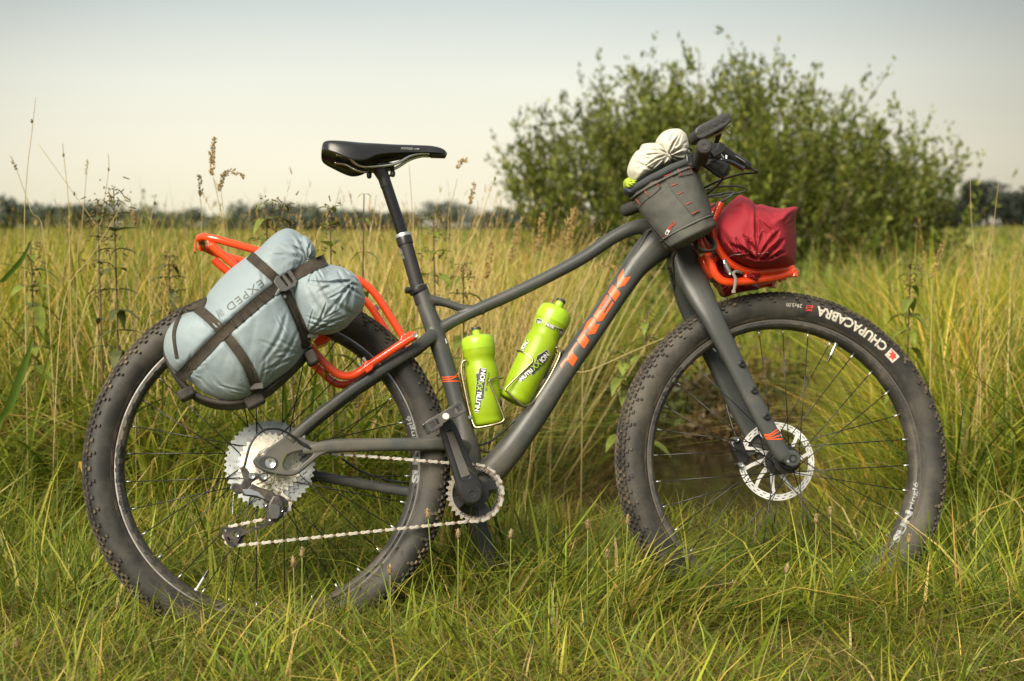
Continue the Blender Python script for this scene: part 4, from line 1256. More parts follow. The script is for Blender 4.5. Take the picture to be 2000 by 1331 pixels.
dplate('clutch_cover', [zd([(495, 900), (520, 878), (580, 880), (605, 900), (605, 980), (585, 1015), (530, 1020), (500, 985)])], -.1115, .004, mat('cover_black', (.05, .05, .048), rough=.5), der, .0015)
for cx_, cy_, rr in ((344, 620, .0072), (457, 627, .0072), (466, 888, .0030), (503, 1025, .0028), (205, 1170, .0045), (620, 942, .0024)):
    q = B(*zd([(cx_, cy_)])[0], -.0965 if rr > .005 else -.1105 if cx_ != 205 else -.064)
    part('bolt', revolve([(0, .0005), (rr * .32, .0005), (rr * .42, -.0012), (rr * .8, -.0015), (rr, .0002), (rr, .003)], q, n=20), steel_m, der, smooth=30)
cage = dplate('pulley_cage', [zd([(470, 990), (455, 1060), (380, 1075), (260, 1110), (180, 1100), (60, 1090), (55, 1120), (110, 1250), (150, 1275), (200, 1265), (240, 1180), (300, 1150), (480, 1085), (590, 1040), (640, 960)]), zd([(275, 1120), (345, 1095), (355, 1110), (290, 1132)]), zd([(362, 1082), (425, 1065), (435, 1080), (375, 1097)]), zd([(75, 1110), (110, 1112), (95, 1145)]), zd([(110, 1190), (125, 1185), (165, 1245), (150, 1250)]),
                                 zd([(165, 1150), (185, 1130), (180, 1175), (200, 1195), (175, 1185)])], -.0605, .0022, dirtyblack, der, .0004)
for c_ in (LP_, UP_):
    v, f = plate([gear_outline(13, .0235, .0045, c_), circ(c_, .006, 14)] + [circ((c_[0] + .012 * math.cos(k * 2.1), c_[1] + .012 * math.sin(k * 2.1)), .0028, 8) for k in range(3)], .0026, .0003); v[:, 1] -= .052
    part('pulley', (v, f), blackmatte_m, der, smooth=30)
def px_tube(name, pts, r, m, parent, k=8, off=0.0, steer=False, n=10):
    q = np.array([(S if steer else B)(p[0], p[1], p[2] if len(p) > 2 else off) for p in pts])
    return part(name, tube(smooth_path(q, k), r, n=n), m, parent, smooth=180)
px_tube('cable_housing', [(606, 876, -.082), (590, 866, -.084), (565, 848, -.090), (545, 839, -.094), (522, 839, -.095), (502, 850, -.096), (488, 872, -.096), (479, 905, -.094), (476, 918, -.090)], .0024, cable_m, bike)
part('cable_boot', tube([B(582, 862, -.084), B(602, 873, -.082)], [.0032, .0036], n=12), black_m, bike)
px_tube('derailleur_cable', [(457, 950, -.09), (455, 985, -.09), (454, 1000, -.09)], .0008, steel_m, der)
part('cable_end', tube([B(455, 993, -.09), B(454.5, 1004, -.09)], .0014, n=8), steel_m, der)

# far side: brake hose and stay cables
px_tube('brake_hose', [(668, 896, .02), (700, 918, .05), (740, 934, .055), (770, 941, .055), (805, 944, .055)], .0024, cable_m, bike)
part('cable_tie', boxm(B(743, 934, .053), .006, .012, .010), black_m, bike)
# cables along the down tube and to the bottom bracket
px_tube('cable_housing', [(1268, 452, -.030), (1245, 490, -.028), (1205, 548, -.012), (1160, 610, -.010), (1118, 672, -.010), (1099, 690, -.010), (1062, 752, -.006), (1030, 795, -.006), (1012, 822, -.006), (985, 860, -.004), (965, 884, 0), (940, 912, 0)], .0024, cable_m, bike)
px_tube('cable_housing', [(1272, 456, -.02), (1243, 502, -.02), (1208, 556, -.004), (1163, 618, -.002), (1122, 676, -.002), (1101, 696, -.002), (1066, 758, 0), (1033, 802, 0), (1005, 822, 0), (975, 850, -.002), (945, 868, -.004), (905, 872, -.010)], .0024, cable_m, bike)
px_tube('cable_housing', [(922, 856, -.002), (928, 872, 0), (945, 882, 0), (970, 882, 0), (990, 862, 0), (1008, 836, 0)], .0022, cable_m, bike)
for px, py in ((1207, 549), (1099, 690)):
    part('cable_tie', boxm(B(px, py, -.008), .012, .010, .010, X=nrm(B(1210, 567, 0) - B(1096, 732, 0)), Z=np.cross(nrm(B(1210, 567, 0) - B(1096, 732, 0)), [0, 1, 0])), black_m, bike, bevel=.002)
for px, py in ((1088, 786), (1058, 833), (1028, 879)):
    part('bolt', revolve([(0, .0), (.004, 0), (.0045, .003), (.0045, .010)], B(px, py, 0), nrm(np.array([-.75, 0, .55])), 14), steel_m, bike, smooth=30)

# kickstand on the far side
px_tube('kickstand', [(897, 975, .05), (893, 1015, .09), (886, 1062, .13), (880, 1120, .18)], .0095, mat('kickstand_rust', (.10, .05, .025), rough=.7, var=.4, vscale=40, dirt=.5), bike, k=3)

# front rotor (far side) and caliper
outs = [circ((0, 0), .0895, 90)]
for k in range(10):
    a = k * 2 * math.pi / 10
    outs.append(slot((0, 0), .032, .0745, a + .12 + .10, a + 2 * math.pi / 10 - .02, 7)[0:0] or [((lambda rr, tt: (rr * math.cos(tt), rr * math.sin(tt)))(rr, a + t0 + (rr - .03) * 5)) for rr, t0 in
        ((.030, .16), (.045, .07), (.060, .045), (.0755, .035), (.0755, .2), (.0755, .40), (.0755, .56), (.060, .54), (.045, .50), (.030, .38))])
for k in range(30):
    a = k * 2 * math.pi / 30
    outs.append(slot((0, 0), .0845, .0865, a, a + .10)); outs.append(slot((0, 0), .0785, .0805, a + .07, a + .17))
outs.append(circ((0, 0), .020, 30))
v, f = plate(outs, .0019); v[:, 1] += .044
rotor_m = mat('rotor_steel', (.84, .83, .80), rough=.35, metal=.4, var=.1, vscale=60)
part('brake_rotor', (FO + v @ SM.T, f), rotor_m, bike, smooth=0)
X_ = lambda v: FO + np.asarray(v) @ SM.T
mb = MB()
cal = np.array([-.086, .052, .022])
mb.add(*boxm(cal, .030, .030, .060, X=nrm([1, 0, .35]), Z=nrm([-.35, 0, 1])))
ca = part('brake_caliper', (X_(mb.verts()), mb.f), black_m, bike, bevel=.005)
for dx, dz in ((-.010, .028), (-.002, -.030)):
    v, f = tube([cal + [dx, -.022, dz], cal + [dx, .01, dz]], .0075, n=16); part('mount_lug', (X_(v), f), black_m, ca, bevel=.0015)
    v, f = revolve([(0, 0), (.003, 0), (.0035, -.003), (.0055, -.003), (.0058, .001)], cal + [dx, -.023, dz], n=14); part('bolt', (X_(v), f), steel_m, ca)
v, f = boxm(cal + [.034, .006, .004], .045, .016, .024, X=nrm([1, 0, .35]), Z=nrm([-.35, 0, 1])); part('mount_bracket', (X_(v), f), frame_m, ca, bevel=.004)
px_tube('brake_hose', [(1316, 505, -.02), (1313, 540, .0), (1330, 600, .05), (1372, 685, .075), (1398, 730, .078), (1412, 760, .075), (1421, 800, .066), (1432, 838, .058), (1438, 852, .055)], .0025, cable_m, fork, steer=True)
for px, py, of in ((1308, 524, -.006), (1313, 537, 0), (1396, 733, .076)):
    part('cable_tie', boxm(S(px, py, of), .014, .010, .004), black_m, fork)
px_tube('pad_pin', [(1515, 940, .05), (1520, 948, .05), (1514, 952, .05), (1509, 944, .05)], .0012, black_m, ca, steer=True)

# ---- cockpit
HT1 = HT0 + HAX * .125
part('headset_spacers', revolve([(.016, 0), (.0215, .001), (.0215, .018), (.0205, .0185), (.0215, .019), (.0215, .034), (.016, .035)], HT1, HAX, 32), black_m, bike, smooth=30)
BC = np.array([.925, 0, .632])
st = MB(); top = HT1 + HAX * .045
st.add(*tube([top - HAX * .018, top + HAX * .020], [.0195, .0195], n=20)); st.add(*tube([top, BC], [.017, .018], n=16, power=3)); st.add(*tube([BC - [0, .028, 0], BC + [0, .028, 0]], .0215, n=24))
stv, stf = bake_blend(st, .0022, 4)
part('stem', (stv, stf), black_m, bike, smooth=180)
E1, E2 = B(1376, 286, -.37), B(1222, 412, .37)
barp = smooth_path([E1, [.900, -.24, .628], [.922, -.10, .632], BC, [.922, .10, .634], [.908, .24, .650], E2], 6)
bar = part('handlebar', tube(barp, .0115, n=18), black_m, bike, smooth=180)
grip_m = mat('grip_rubber', (.035, .034, .033), rough=.75, spec=.3, bump=.6, bscale=500, bdist=.001)
for a_, b_, of in ((E1, np.array([.900, -.24, .628]), -1), (E2, np.array([.908, .24, .650]), 1)):
    d = nrm(b_ - a_)
    prof = [(0, -.001), (.0125, -.001), (.0150, .001), (.0160, .005)]
    s = .006
    while s < .128:
        prof += [(.0160, s), (.0160, s + .0028), (.0152, s + .0032), (.0152, s + .0046)]; s += .005
    prof += [(.0165, .130), (.0165, .138), (.012, .139)]
    g = part('grip', revolve(prof, a_, d, 32), grip_m, bike, smooth=35)
    part('end_plug', revolve([(0, -.0016), (.0035, -.0018), (.0038, -.0026), (.0085, -.0028), (.0090, -.0014), (.0112, -.0012)], a_, d, 28), blackmatte_m, g, smooth=25)
zc = lambda x, y: (1300 + x / 6.655, 220 + y / 6.655)
def cpx(x, y, off): return B(*zc(x, y), off)
# brake lever, shifter, clamps (near side)
lv = MB(); lv.add(*tube([cpx(600, 470, -.225), cpx(720, 490, -.215), cpx(860, 590, -.20), cpx(980, 650, -.19), cpx(1080, 700, -.185)], [.012, .013, .012, .010, .0085], n=16, b=[.010, .012, .011, .009, .008], power=2.8))
lever = part('brake_lever', lv, black_m, bike, smooth=35)
part('hose_boot', tube([cpx(1040, 690, -.186), cpx(1095, 715, -.184)], [.0078, .0058], n=14), blackmatte_m, lever)
part('lever_blade', tube(smooth_path([cpx(700, 620, -.21), cpx(830, 640, -.205), cpx(950, 700, -.20), cpx(1020, 735, -.20)], 5), .0042, n=10, b=.008, power=3), mat('lever_alloy', (.10, .11, .13), rough=.2, metal=.8), lever, smooth=180)
part('reservoir_cap', boxm(cpx(920, 590, -.203), .042, .014, .003, X=nrm(cpx(1000, 640, -.2) - cpx(840, 540, -.2)), Z=nrm(np.cross(nrm(cpx(1000, 640, -.2) - cpx(840, 540, -.2)), [0, 1, 0]))), steel_m, lever, bevel=.001)
for a_, b_ in (((715, 540), (760, 590)), ((790, 560), (790, 600))):
    part('adjuster', tube([cpx(*a_, -.238), cpx(*b_, -.238)], .0022, n=8), steel_m, lever)
sh = MB(); sh.add(*tube([cpx(560, 640, -.20), cpx(650, 690, -.20), cpx(760, 760, -.20), cpx(800, 790, -.20)], [.010, .0165, .018, .010], n=18, b=[.014, .018, .018, .012], power=3))
shifter = part('shifter', sh, blackmatte_m, bike, smooth=35)
part('shift_paddle', tube(smooth_path([cpx(560, 590, -.225), cpx(640, 560, -.235), cpx(700, 600, -.235)], 5), .004, n=8, b=.009, power=3), black_m, shifter)
part('shift_paddle', tube(smooth_path([cpx(480, 660, -.19), cpx(600, 750, -.20), cpx(720, 830, -.205), cpx(800, 800, -.205)], 5), .0035, n=8, b=.008, power=3), black_m, shifter)
for cx_, cy_, rr, of in ((395, 650, .0135, -.16), (440, 640, .0150, -.13), (330, 640, .0125, -.18)):
    part('clamp_band', revolve([(rr, -.006), (rr + .003, -.006), (rr + .003, .006), (rr, .006)], cpx(cx_, cy_, of), nrm([.12, 1, .02]), 32, closed_prof=True), black_m, bike, smooth=35)
part('clamp_lug', boxm(cpx(300, 640, -.18), .016, .016, .026, X=nrm([1, 0, -.2])), black_m, bike, bevel=.003)
part('light_mount', tube([cpx(600, 560, -.27), cpx(680, 520, -.27), cpx(720, 430, -.26)], .008, n=12, power=3), black_m, bike, smooth=35)
px_tube('cable_housing', [(1351, 294, -.16), (1344, 290, -.17), (1342, 297, -.17), (1350, 301, -.17), (1366, 298, -.17)], .0022, cable_m, bike)
px_tube('usb_cord', [(1341, 272, -.12), (1340, 280, -.12), (1345, 294, -.12), (1347, 305, -.12), (1345, 311, -.12)], .0011, cable_m, bike)
part('hose_end', tube([cpx(1095, 718, -.184), cpx(1170, 760, -.182)], .0026, n=10), black_m, lever)
px_tube('brake_hose', [(1476, 334, -.182), (1480, 336.5, -.178), (1474, 338, -.172), (1450, 340, -.15), (1420, 348, -.12), (1390, 360, -.08), (1365, 374, -.05), (1345, 395, -.03), (1328, 440, -.02), (1316, 500, -.02)], .0025, cable_m, bike)
px_tube('cable_housing', [(1412, 348, -.19), (1400, 364, -.15), (1380, 380, -.09), (1355, 396, -.05), (1320, 415, -.035), (1268, 452, -.030)], .0024, cable_m, bike)
px_tube('cable_housing', [(1365, 374, .0), (1400, 366, -.01), (1430, 364, .02), (1452, 366, .06), (1459, 370, .10), (1450, 376, .16), (1432, 380, .20), (1400, 386, .10), (1370, 386, .02), (1320, 410, -.02), (1272, 456, -.02)], .0024, cable_m, bike)
px_tube('cable_housing', [(1375, 386, .02), (1405, 380, .02), (1428, 375.5, .0), (1432, 378, -.01), (1420, 388, -.01), (1400, 398, -.01), (1378, 412, -.01), (1355, 430, -.015)], .0026, mat('cable_grey', (.06, .065, .07), rough=.35), bike)

# ---- bottle cages (brassy wire)
wire_m = mat('titanium_wire', (.44, .36, .24), rough=.34, metal=1, var=.1, vscale=60)
z5p = lambda x, y, o_=0.0: (820 + x / 4.16, 580 + y / 4.16, o_)
def wire(pts, name='bottle_cage', parent=None, r=.0023):
    return px_tube(name, [z5p(*p) for p in pts], r, wire_m, parent or bike, k=5)
cg = wire([(385, 530, -.020), (372, 518, -.020), (352, 525, -.019), (340, 560, -.018), (340, 620, -.018), (375, 800, -.020), (410, 950, -.022), (436, 1035, -.026), (462, 1062, -.030), (560, 1048, -.038), (655, 1022, -.040), (682, 1000, -.040), (678, 970, -.040), (620, 820, -.040), (568, 700, -.040), (572, 680, -.040), (640, 655, -.030), (675, 652, -.012)])
wire([(345, 560, .020), (330, 600, .020), (345, 700, .020), (400, 950, .022), (430, 1050, .026), (470, 1062, .032), (655, 1030, .040), (690, 1000, .040), (600, 770, .040), (575, 690, .040), (675, 655, .012)], 'wire', cg)
part('mount_plate', boxm(B(908, 760, -.004), .004, .016, .070, X=nrm([1, 0, .25]), Z=nrm([-.25, 0, 1])), wire_m, cg, bevel=.001)
part('bolt', revolve([(0, 0), (.004, 0), (.004, .004)], B(918, 815, -.03), (0, 1, 0), 12), steel_m, cg)
cg = wire([(1115, 460, -.012), (1098, 430, -.016), (1112, 412, -.018), (1132, 430, -.018), (1135, 480, -.018), (1060, 640, -.020), (960, 800, -.022), (915, 860, -.028), (860, 885, -.034), (830, 878, -.038), (710, 775, -.040), (700, 745, -.040), (760, 680, -.040), (900, 545, -.040), (915, 515, -.038), (900, 490, -.034), (830, 445, -.020), (790, 435, .004)])
wire([(1100, 470, .020), (1040, 600, .020), (905, 850, .026), (850, 888, .034), (800, 870, .040), (680, 790, .040), (650, 760, .040), (850, 560, .040), (890, 520, .036), (790, 435, .004)], 'wire', cg)
part('mount_plate', boxm(B(1045, 765, -.002), .004, .016, .070, X=nrm([.8, 0, -.6]), Z=nrm([.6, 0, .8])), wire_m, cg, bevel=.001)

# ---- racks
def px_tube_m(name, pts, r, m, parent, k=6, closed=False, n=14, both=True):
    q = np.array([B(*p) for p in pts]); q = smooth_path(q, k, closed)
    a = part(name, tube(q, r, n=n, closed=closed), m, parent, smooth=180)
    if both: part(name, tube(q * [1, -1, 1], r, n=n, closed=closed), m, parent, smooth=180)
    return a
ro = -.078
rr_ = px_tube_m('rear_rack', [(389, 467, ro * .55), (397, 463, ro * .75), (415, 466, ro * .95), (450, 475, ro), (500, 489, ro), (600, 517, ro), (680, 540, ro), (707, 551, ro), (728, 569, ro), (745, 592, ro), (768, 628, ro), (789, 661, ro)], .0082, rack_m, bike, both=False)
q = smooth_path(np.array([B(*p) for p in [(389, 467, ro * .55), (397, 463, ro * .75), (415, 466, ro * .95), (450, 475, ro), (500, 489, ro), (600, 517, ro), (680, 540, ro), (707, 551, ro), (728, 569, ro), (745, 592, ro), (768, 628, ro), (789, 661, ro)]]), 6)
part('rail', tube(q * [1, -1, 1], .0082, n=14), rack_m, rr_, smooth=180)
px_tube_m('rail', [(412, 478, ro), (425, 490, ro), (460, 520, ro), (520, 578, ro), (580, 648, ro), (620, 695, ro), (641, 716, ro), (658, 730, ro), (676, 735, ro), (695, 731, ro), (720, 714, ro), (760, 688, ro), (800, 662, ro), (812, 657, ro)], .0088, rack_m, rr_)
for a_ in ((392, 465, ro * .6), (700, 548, ro), (640, 716, ro), (520, 578, ro)):
    q = B(*a_); part('cross_tube', tube([q, q * [1, -1, 1]], .0075, n=14), rack_m, rr_, smooth=180)
part('tail_hook', tube([B(398, 470, -.035), B(383, 468, -.035), B(382, 474, -.035), B(381, 494, -.035)], .0018, n=6, b=.012, power=4), rack_m, rr_)
part('hook_pin', tube([B(391, 474, -.035), B(401, 478, -.035)], .003, n=8), mat('rusty_screw', (.16, .09, .05), rough=.6, metal=.4), rr_)
part('gusset', plate_px([[(404, 470), (424, 478), (428, 492), (412, 490)]], ro, .006, .001), rack_m, rr_)
part('mount_lug', plate_px([[(782, 655), (808, 647), (815, 652), (814, 662), (800, 668), (780, 676)]], ro, .016, .003), rack_m, rr_)
part('bolt', revolve([(0, 0), (.003, 0), (.0034, -.0015), (.0055, -.0018), (.006, .002)], B(810.5, 655, ro - .0095), n=16), steel_m, rr_)
part('mount_lug', plate_px([[(712, 706), (722, 704), (730, 716), (726, 724), (716, 730), (708, 722)]], ro, .016, .003), rack_m, rr_)
for a_, b_ in (((714, 707), (709, 699)), ((706, 718), (701, 711))):
    part('bolt', tube([B(*a_, ro), B(*b_, ro)], .0042, n=12), steel_m, rr_)
part('frame_fender', plate_px([[(612, 670), (625, 652), (640, 652), (648, 664), (636, 674), (618, 680)]], .02, .06, .004), rack_m, rr_)
part('label_sticker', plate_px([[(731, 597), (735, 594), (741, 603), (737, 607)]], -ro - .02, .002), mat('sticker_brown', (.14, .08, .06), rough=.5), rr_)

fo = -.085
zr = lambda x, y, o_=fo: (1340 + x / 6.34, 380 + y / 6.34, o_)
fr = px_tube_m('front_rack', [zr(170, 540), zr(215, 650), (1387, 508, fo), zr(350, 960), zr(420, 1050), zr(500, 1085), zr(620, 1085), zr(780, 1070), zr(900, 1055), zr(1080, 1025), zr(1200, 1000), zr(1300, 965), zr(1335, 930)], .0092, rack_m, bike, both=False)
px_tube_m('rail', [zr(430, 110), zr(390, 200), zr(350, 290), zr(320, 370), zr(320, 450), zr(350, 560), zr(395, 660), zr(450, 750), zr(510, 820), zr(590, 880), zr(700, 930), zr(830, 960), zr(960, 955), zr(1120, 940), zr(1230, 930), zr(1330, 920)], .0085, rack_m, fr, both=False)
px_tube_m('rail', [zr(300, 870, .07), zr(340, 1000, .07), zr(380, 1110, .07), zr(450, 1145, .07), zr(600, 1145, .07), zr(800, 1130, .07), zr(950, 1115, .07), zr(1060, 1085, .07), zr(1080, 1060, .07)], .0085, rack_m, fr, both=False)
px_tube_m('rail', [zr(290, 130, .06), zr(330, 210, .06), zr(300, 330, .06), zr(310, 440, .06)], .0085, rack_m, fr, both=False)
px_tube_m('rail', [zr(50, 610, .02), zr(100, 720, .01), zr(170, 870, .0), zr(240, 960, 0)], .0075, rack_m, fr, both=False)
px_tube_m('cross_tube', [zr(340, 820, -.06), zr(440, 765, -.02)], .0055, rack_m, fr, both=False)
px_tube_m('cross_tube', [zr(740, 1040, -.08), zr(760, 980, -.08), zr(850, 960, -.08)], .0065, rack_m, fr, both=False)
part('mount_plate', plate_px([[zr(160, 780)[:2], zr(240, 760)[:2], zr(365, 1000)[:2], zr(300, 1045)[:2], zr(215, 920)[:2]]], -.05, .030, .002), rack_m, fr)
for x_, y_, L_, r_ in ((985, 960, 60, .0045), (1340, 960, 60, .0085), (1220, 1010, 50, .005), (1165, 1040, 45, .0045), (1065, 1110, 45, .0085)):
    a_, b_ = B(*zr(x_, y_, -.04 if r_ < .008 else fo if x_ > 1100 else .06)), B(*zr(x_, y_ + L_, -.04 if r_ < .008 else fo if x_ > 1100 else .06))
    part('peg', tube([a_, b_], r_, n=12), rack_m, fr)
part('front_strap', tube(smooth_path([B(*zr(*p)) for p in ((120, 560, -.10), (130, 640, -.11), (210, 700, -.12), (330, 690, -.12), (345, 620, -.11), (270, 530, -.10), (220, 470, -.10))], 6), .0022, n=8, b=.012, power=4, ref=(0, 1, 0)), mat('strap_black', (.025, .024, .021), rough=.8, weave=600, dirt=.5, dirt_col=(.12, .10, .07)), bike, smooth=180)
# ------------------------------------------------------------------ soft luggage
def seg_dist(P, a, b):
    a, b = np.array(a, float), np.array(b, float); d = b - a; L2 = d @ d
    t = np.clip(((P - a) @ d) / L2, 0, 1)
    return np.linalg.norm(P - (a + t[:, None] * d), axis=1), t
def poly_dist(P, pts):
    pts = smooth_path(np.array(pts, float), 4)
    D = np.full(len(P), 1e9); T = np.zeros(len(P)); n = len(pts) - 1
    for i in range(n):
        d, t = seg_dist(P, pts[i], pts[i + 1]); m = d < D
        D[m] = d[m]; T[m] = (i + t[m]) / n
    return D, T
def pillow(outline, center, off, front, back, creases=(), noise_amp=.002, nscale=25, p=2.4, q=2.0, nang=220, nring=80, grooves=(), edge=.35, seed=1.0, warp=0.0):
    """a stuffed soft body: silhouette measured on the photograph, given real depth to both sides.
    creases: (points px, width px, depth m) fine folds; grooves: same, where straps bite in"""
    ol = smooth_path(np.array(outline, float), 10, closed=True)
    c = np.array(center, float)
    a = np.arctan2(ol[:, 1] - c[1], ol[:, 0] - c[0]); rr = np.hypot(ol[:, 0] - c[0], ol[:, 1] - c[1])
    o = np.argsort(a); th = np.linspace(-np.pi, np.pi, nang, endpoint=False)
    rad = np.interp(th, a[o], rr[o], period=2 * np.pi)
    s = np.linspace(0, 1, nring); t = np.sin(s * np.pi / 2) ** .9
    T2, TH = np.meshgrid(t[1:], th, indexing='ij')
    PX = np.concatenate([[c[0]], (c[0] + T2 * rad[None] * np.cos(TH)).ravel()]); PY = np.concatenate([[c[1]], (c[1] + T2 * rad[None] * np.sin(TH)).ravel()])
    tt = np.concatenate([[0], T2.ravel()])
    prof = np.maximum(1 - tt ** p, 0) ** (1 / q)
    P2 = np.c_[PX, PY]
    disp = np.zeros(len(P2))
    for pts, w, dep in creases:
        D, T = poly_dist(P2, pts)
        taper = np.sin(np.clip(T, .02, .98) * np.pi) ** .6
        ww = w * (.5 + .5 * taper)
        disp -= dep * taper * (np.exp(-(D / ww) ** 2) - .55 * np.exp(-((D - 1.8 * ww) / (1.3 * ww)) ** 2))
    for pts, w, dep in grooves:
        D, T = poly_dist(P2, pts)
        disp -= dep * np.exp(-(D / w) ** 4)
    fade = np.clip((1 - tt) / .06, 0, 1)
    M = (.00107 * (1 + .075 * (c[0] - 528) / 1020))
    nz = np.array([noise.fractal(Vector((x * M * nscale, y * M * nscale, seed)), 1.0, 2.2, 3) + 0.8 * abs(noise.noise(Vector((x * M * nscale * 1.9, y * M * nscale * .9, seed + 9)))) for x, y in P2])
    front_h = front * prof + (disp + nz * noise_amp) * (.25 + .75 * fade)
    # base positions on the plane, pushed along the plane's normal
    base = Bs(P2, off)
    cen = B(c[0], c[1], off)
    Vf = base.copy(); Vf[:, 1] = off - front_h
    # keep the silhouette as it looks: contract with nearness
    k = (EYE[1] - Vf[:, 1]) / (EYE[1] - off)
    Vf[:, 0] = EYE[0] + (base[:, 0] - EYE[0]) * k; Vf[:, 2] = EYE[2] + (base[:, 2] - EYE[2]) * k
    Vb = base.copy(); Vb[:, 1] = off + back * prof
    n1 = nang; F = []
    def faces(o_, flip):
        out = []
        for i in range(n1):
            j = (i + 1) % n1
            f = (o_, o_ + 1 + i, o_ + 1 + j); out.append(f[::-1] if flip else f)
            for r_ in range(nring - 2):
                a0 = o_ + 1 + r_ * n1 + i; a1 = o_ + 1 + r_ * n1 + j
                f = (a0, a0 + n1, a1 + n1, a1); out.append(f[::-1] if flip else f)
        return out
    F = faces(0, True)
    nb = len(Vf)
    # back shares the rim ring
    F2 = faces(nb, False)
    rim0 = 1 + (nring - 2) * n1
    F2 = [tuple((i - nb) if (i - nb) >= rim0 else i for i in f) for f in F2]
    V = np.concatenate([Vf, Vb])
    return V, F + F2
def drape(pts, w, bvh, lift=.0016, th=.0012, fallback=None):
    """webbing laid on a soft body: centre line px with width px"""
    P = smooth_path(np.array(pts, float), 8)
    T = np.gradient(P, axis=0); T /= np.linalg.norm(T, axis=1)[:, None] + 1e-9; N = np.c_[-T[:, 1], T[:, 0]]
    K = 5; rows = []
    last = None
    for i in range(len(P)):
        row = []
        for s in np.linspace(-.5, .5, K):
            q = P[i] + N[i] * s * w
            h = hit(q[0], q[1], bvh, lift)
            row.append(h)
        rows.append(row)
    ys = [h[1] for r in rows for h in r if h is not None]
    ym = np.mean(ys) if ys else -.2
    out = []
    prev = None
    for i, row in enumerate(rows):
        good = [h for h in row if h is not None]
        yy = np.mean([h[1] for h in good]) if good else (prev if prev is not None else ym)
        prev = yy
        for j, s in enumerate(np.linspace(-.5, .5, K)):
            h = row[j]
            if h is None:
                q = P[i] + N[i] * s * w; h = B(q[0], q[1], yy)
            out.append(h)
    V = np.array(out).reshape(len(P), K, 3)
    # relax in depth along the strap (webbing spans the small folds)
    for _ in range(3):
        V[1:-1, :, :] = .5 * V[1:-1] + .25 * (V[:-2] + V[2:])
    V = V.reshape(-1, 3); m = len(P)
    top = V - np.array([0, th, 0]); n = len(V)
    F = []
    for i in range(m - 1):
        for j in range(K - 1):
            a = i * K + j; F.append((a, a + 1, a + K + 1, a + K)); F.append((n + a, n + a + K, n + a + K + 1, n + a + 1))
        for j in (0, K - 1):
            a = i * K + j; F.append((a, a + K, n + a + K, n + a))
    return np.concatenate([top, V]), F

web_m = mat('webbing', (.055, .048, .038), rough=.85, spec=.2, var=.25, vscale=40, weave=420, bump=.7, bdist=.001, dirt=.35, dirt_col=(.14, .11, .07), dirt_scale=14)
buck_m = mat('buckle_plastic', (.075, .073, .068), rough=.45)
bag_m = mat('grey_blue_nylon', (.215, .268, .295), rough=.56, spec=.4, var=.05, vscale=12, bump=.25, bscale=55, bdist=.0022, sheen=.15, dirt=.18, dirt_col=(.32, .30, .22), dirt_scale=9)

bag_out = [(330, 712), (320, 685), (323, 655), (335, 634), (352, 618), (384, 604), (398, 596), (408, 572), (440, 535), (480, 503), (503, 488), (530, 462), (556, 447), (578, 451), (600, 470), (608, 496), (606, 530), (600, 575), (604, 620), (607, 668), (596, 690), (570, 722), (530, 752), (497, 774), (465, 784), (437, 783), (400, 768), (378, 750), (345, 728)]
s1 = [(348, 741), (385, 702), (440, 647), (497, 596), (540, 562), (575, 538), (610, 520), (636, 508)]
s2 = [(488, 500), (515, 524), (545, 552), (562, 580), (577, 612), (592, 648), (600, 680)]
s3 = [(384, 602), (412, 625), (450, 666), (480, 708), (495, 742), (502, 770)]
s0 = [(358, 607), (345, 632), (340, 660), (346, 700)]
cr = []
rc = np.random.default_rng(11)
# folds fanning from the strap crossings and the rolled mouth
def fan(c, a0, a1, n, L0, L1, w, dep, r0=6, curl=.12):
    out = []
    for a in np.linspace(a0, a1, n):
        a = R(a + rc.uniform(-5, 5)); L = rc.uniform(L0, L1); u = np.array([math.cos(a), math.sin(a)]); v = np.array([-u[1], u[0]]); k = rc.uniform(-curl, curl)
        out.append(([tuple(np.array(c) + u * r0), tuple(np.array(c) + u * (r0 + L * .5) + v * L * k), tuple(np.array(c) + u * (r0 + L) + v * L * k * .4)], w * rc.uniform(.7, 1.3), dep * rc.uniform(.6, 1.3)))
    return out
cr += fan((598, 690), 120, 235, 11, 40, 110, 2.6, .0030)
cr += fan((500, 772), 185, 300, 9, 30, 80, 2.4, .0026)
cr += fan((360, 730), -70, 40, 7, 25, 60, 2.2, .0022)
cr += fan((604, 500), 110, 230, 9, 35, 95, 2.8, .0040)
cr += fan((505, 492), 60, 170, 7, 25, 70, 2.4, .0026)
cr += fan((440, 650), -170, -100, 5, 20, 50, 2.2, .0018) + fan((395, 600), 20, 120, 5, 20, 45, 2.2, .002)
cr += [([(380, 560 + 22), (410, 615), (430, 640)], 3, .003), ([(560, 470), (590, 478), (603, 492)], 3, .005), ([(540, 480), (575, 500), (600, 515)], 3, .0035), ([(580, 455), (588, 475), (600, 500)], 3, .006), ([(575, 470), (582, 490), (598, 508)], 3, .005),
       ([(560, 610), (545, 660), (510, 710)], 4, .003), ([(585, 640), (560, 690), (520, 735)], 3.5, .003), ([(595, 665), (575, 705), (540, 742)], 3, .003), ([(400, 700), (420, 745), (460, 770)], 3, .0025), ([(375, 705), (395, 745), (430, 775)], 3, .0025)]
BV, BF = pillow(bag_out, (470, 625), -.135, .105, .045, cr, .0022, 16, p=2.3, q=2.0, grooves=[(s1, 13, .0075), (s2, 11, .006), (s3, 12, .0075), (s0, 4, .003)])
dry = thing('dry_bag', 'dusty grey-blue stuffed dry bag lashed with black webbing over the rear wheel', 'bag', origin=B(440, 790, -.135))
body = part('body', (BV, BF), bag_m, dry, smooth=180)
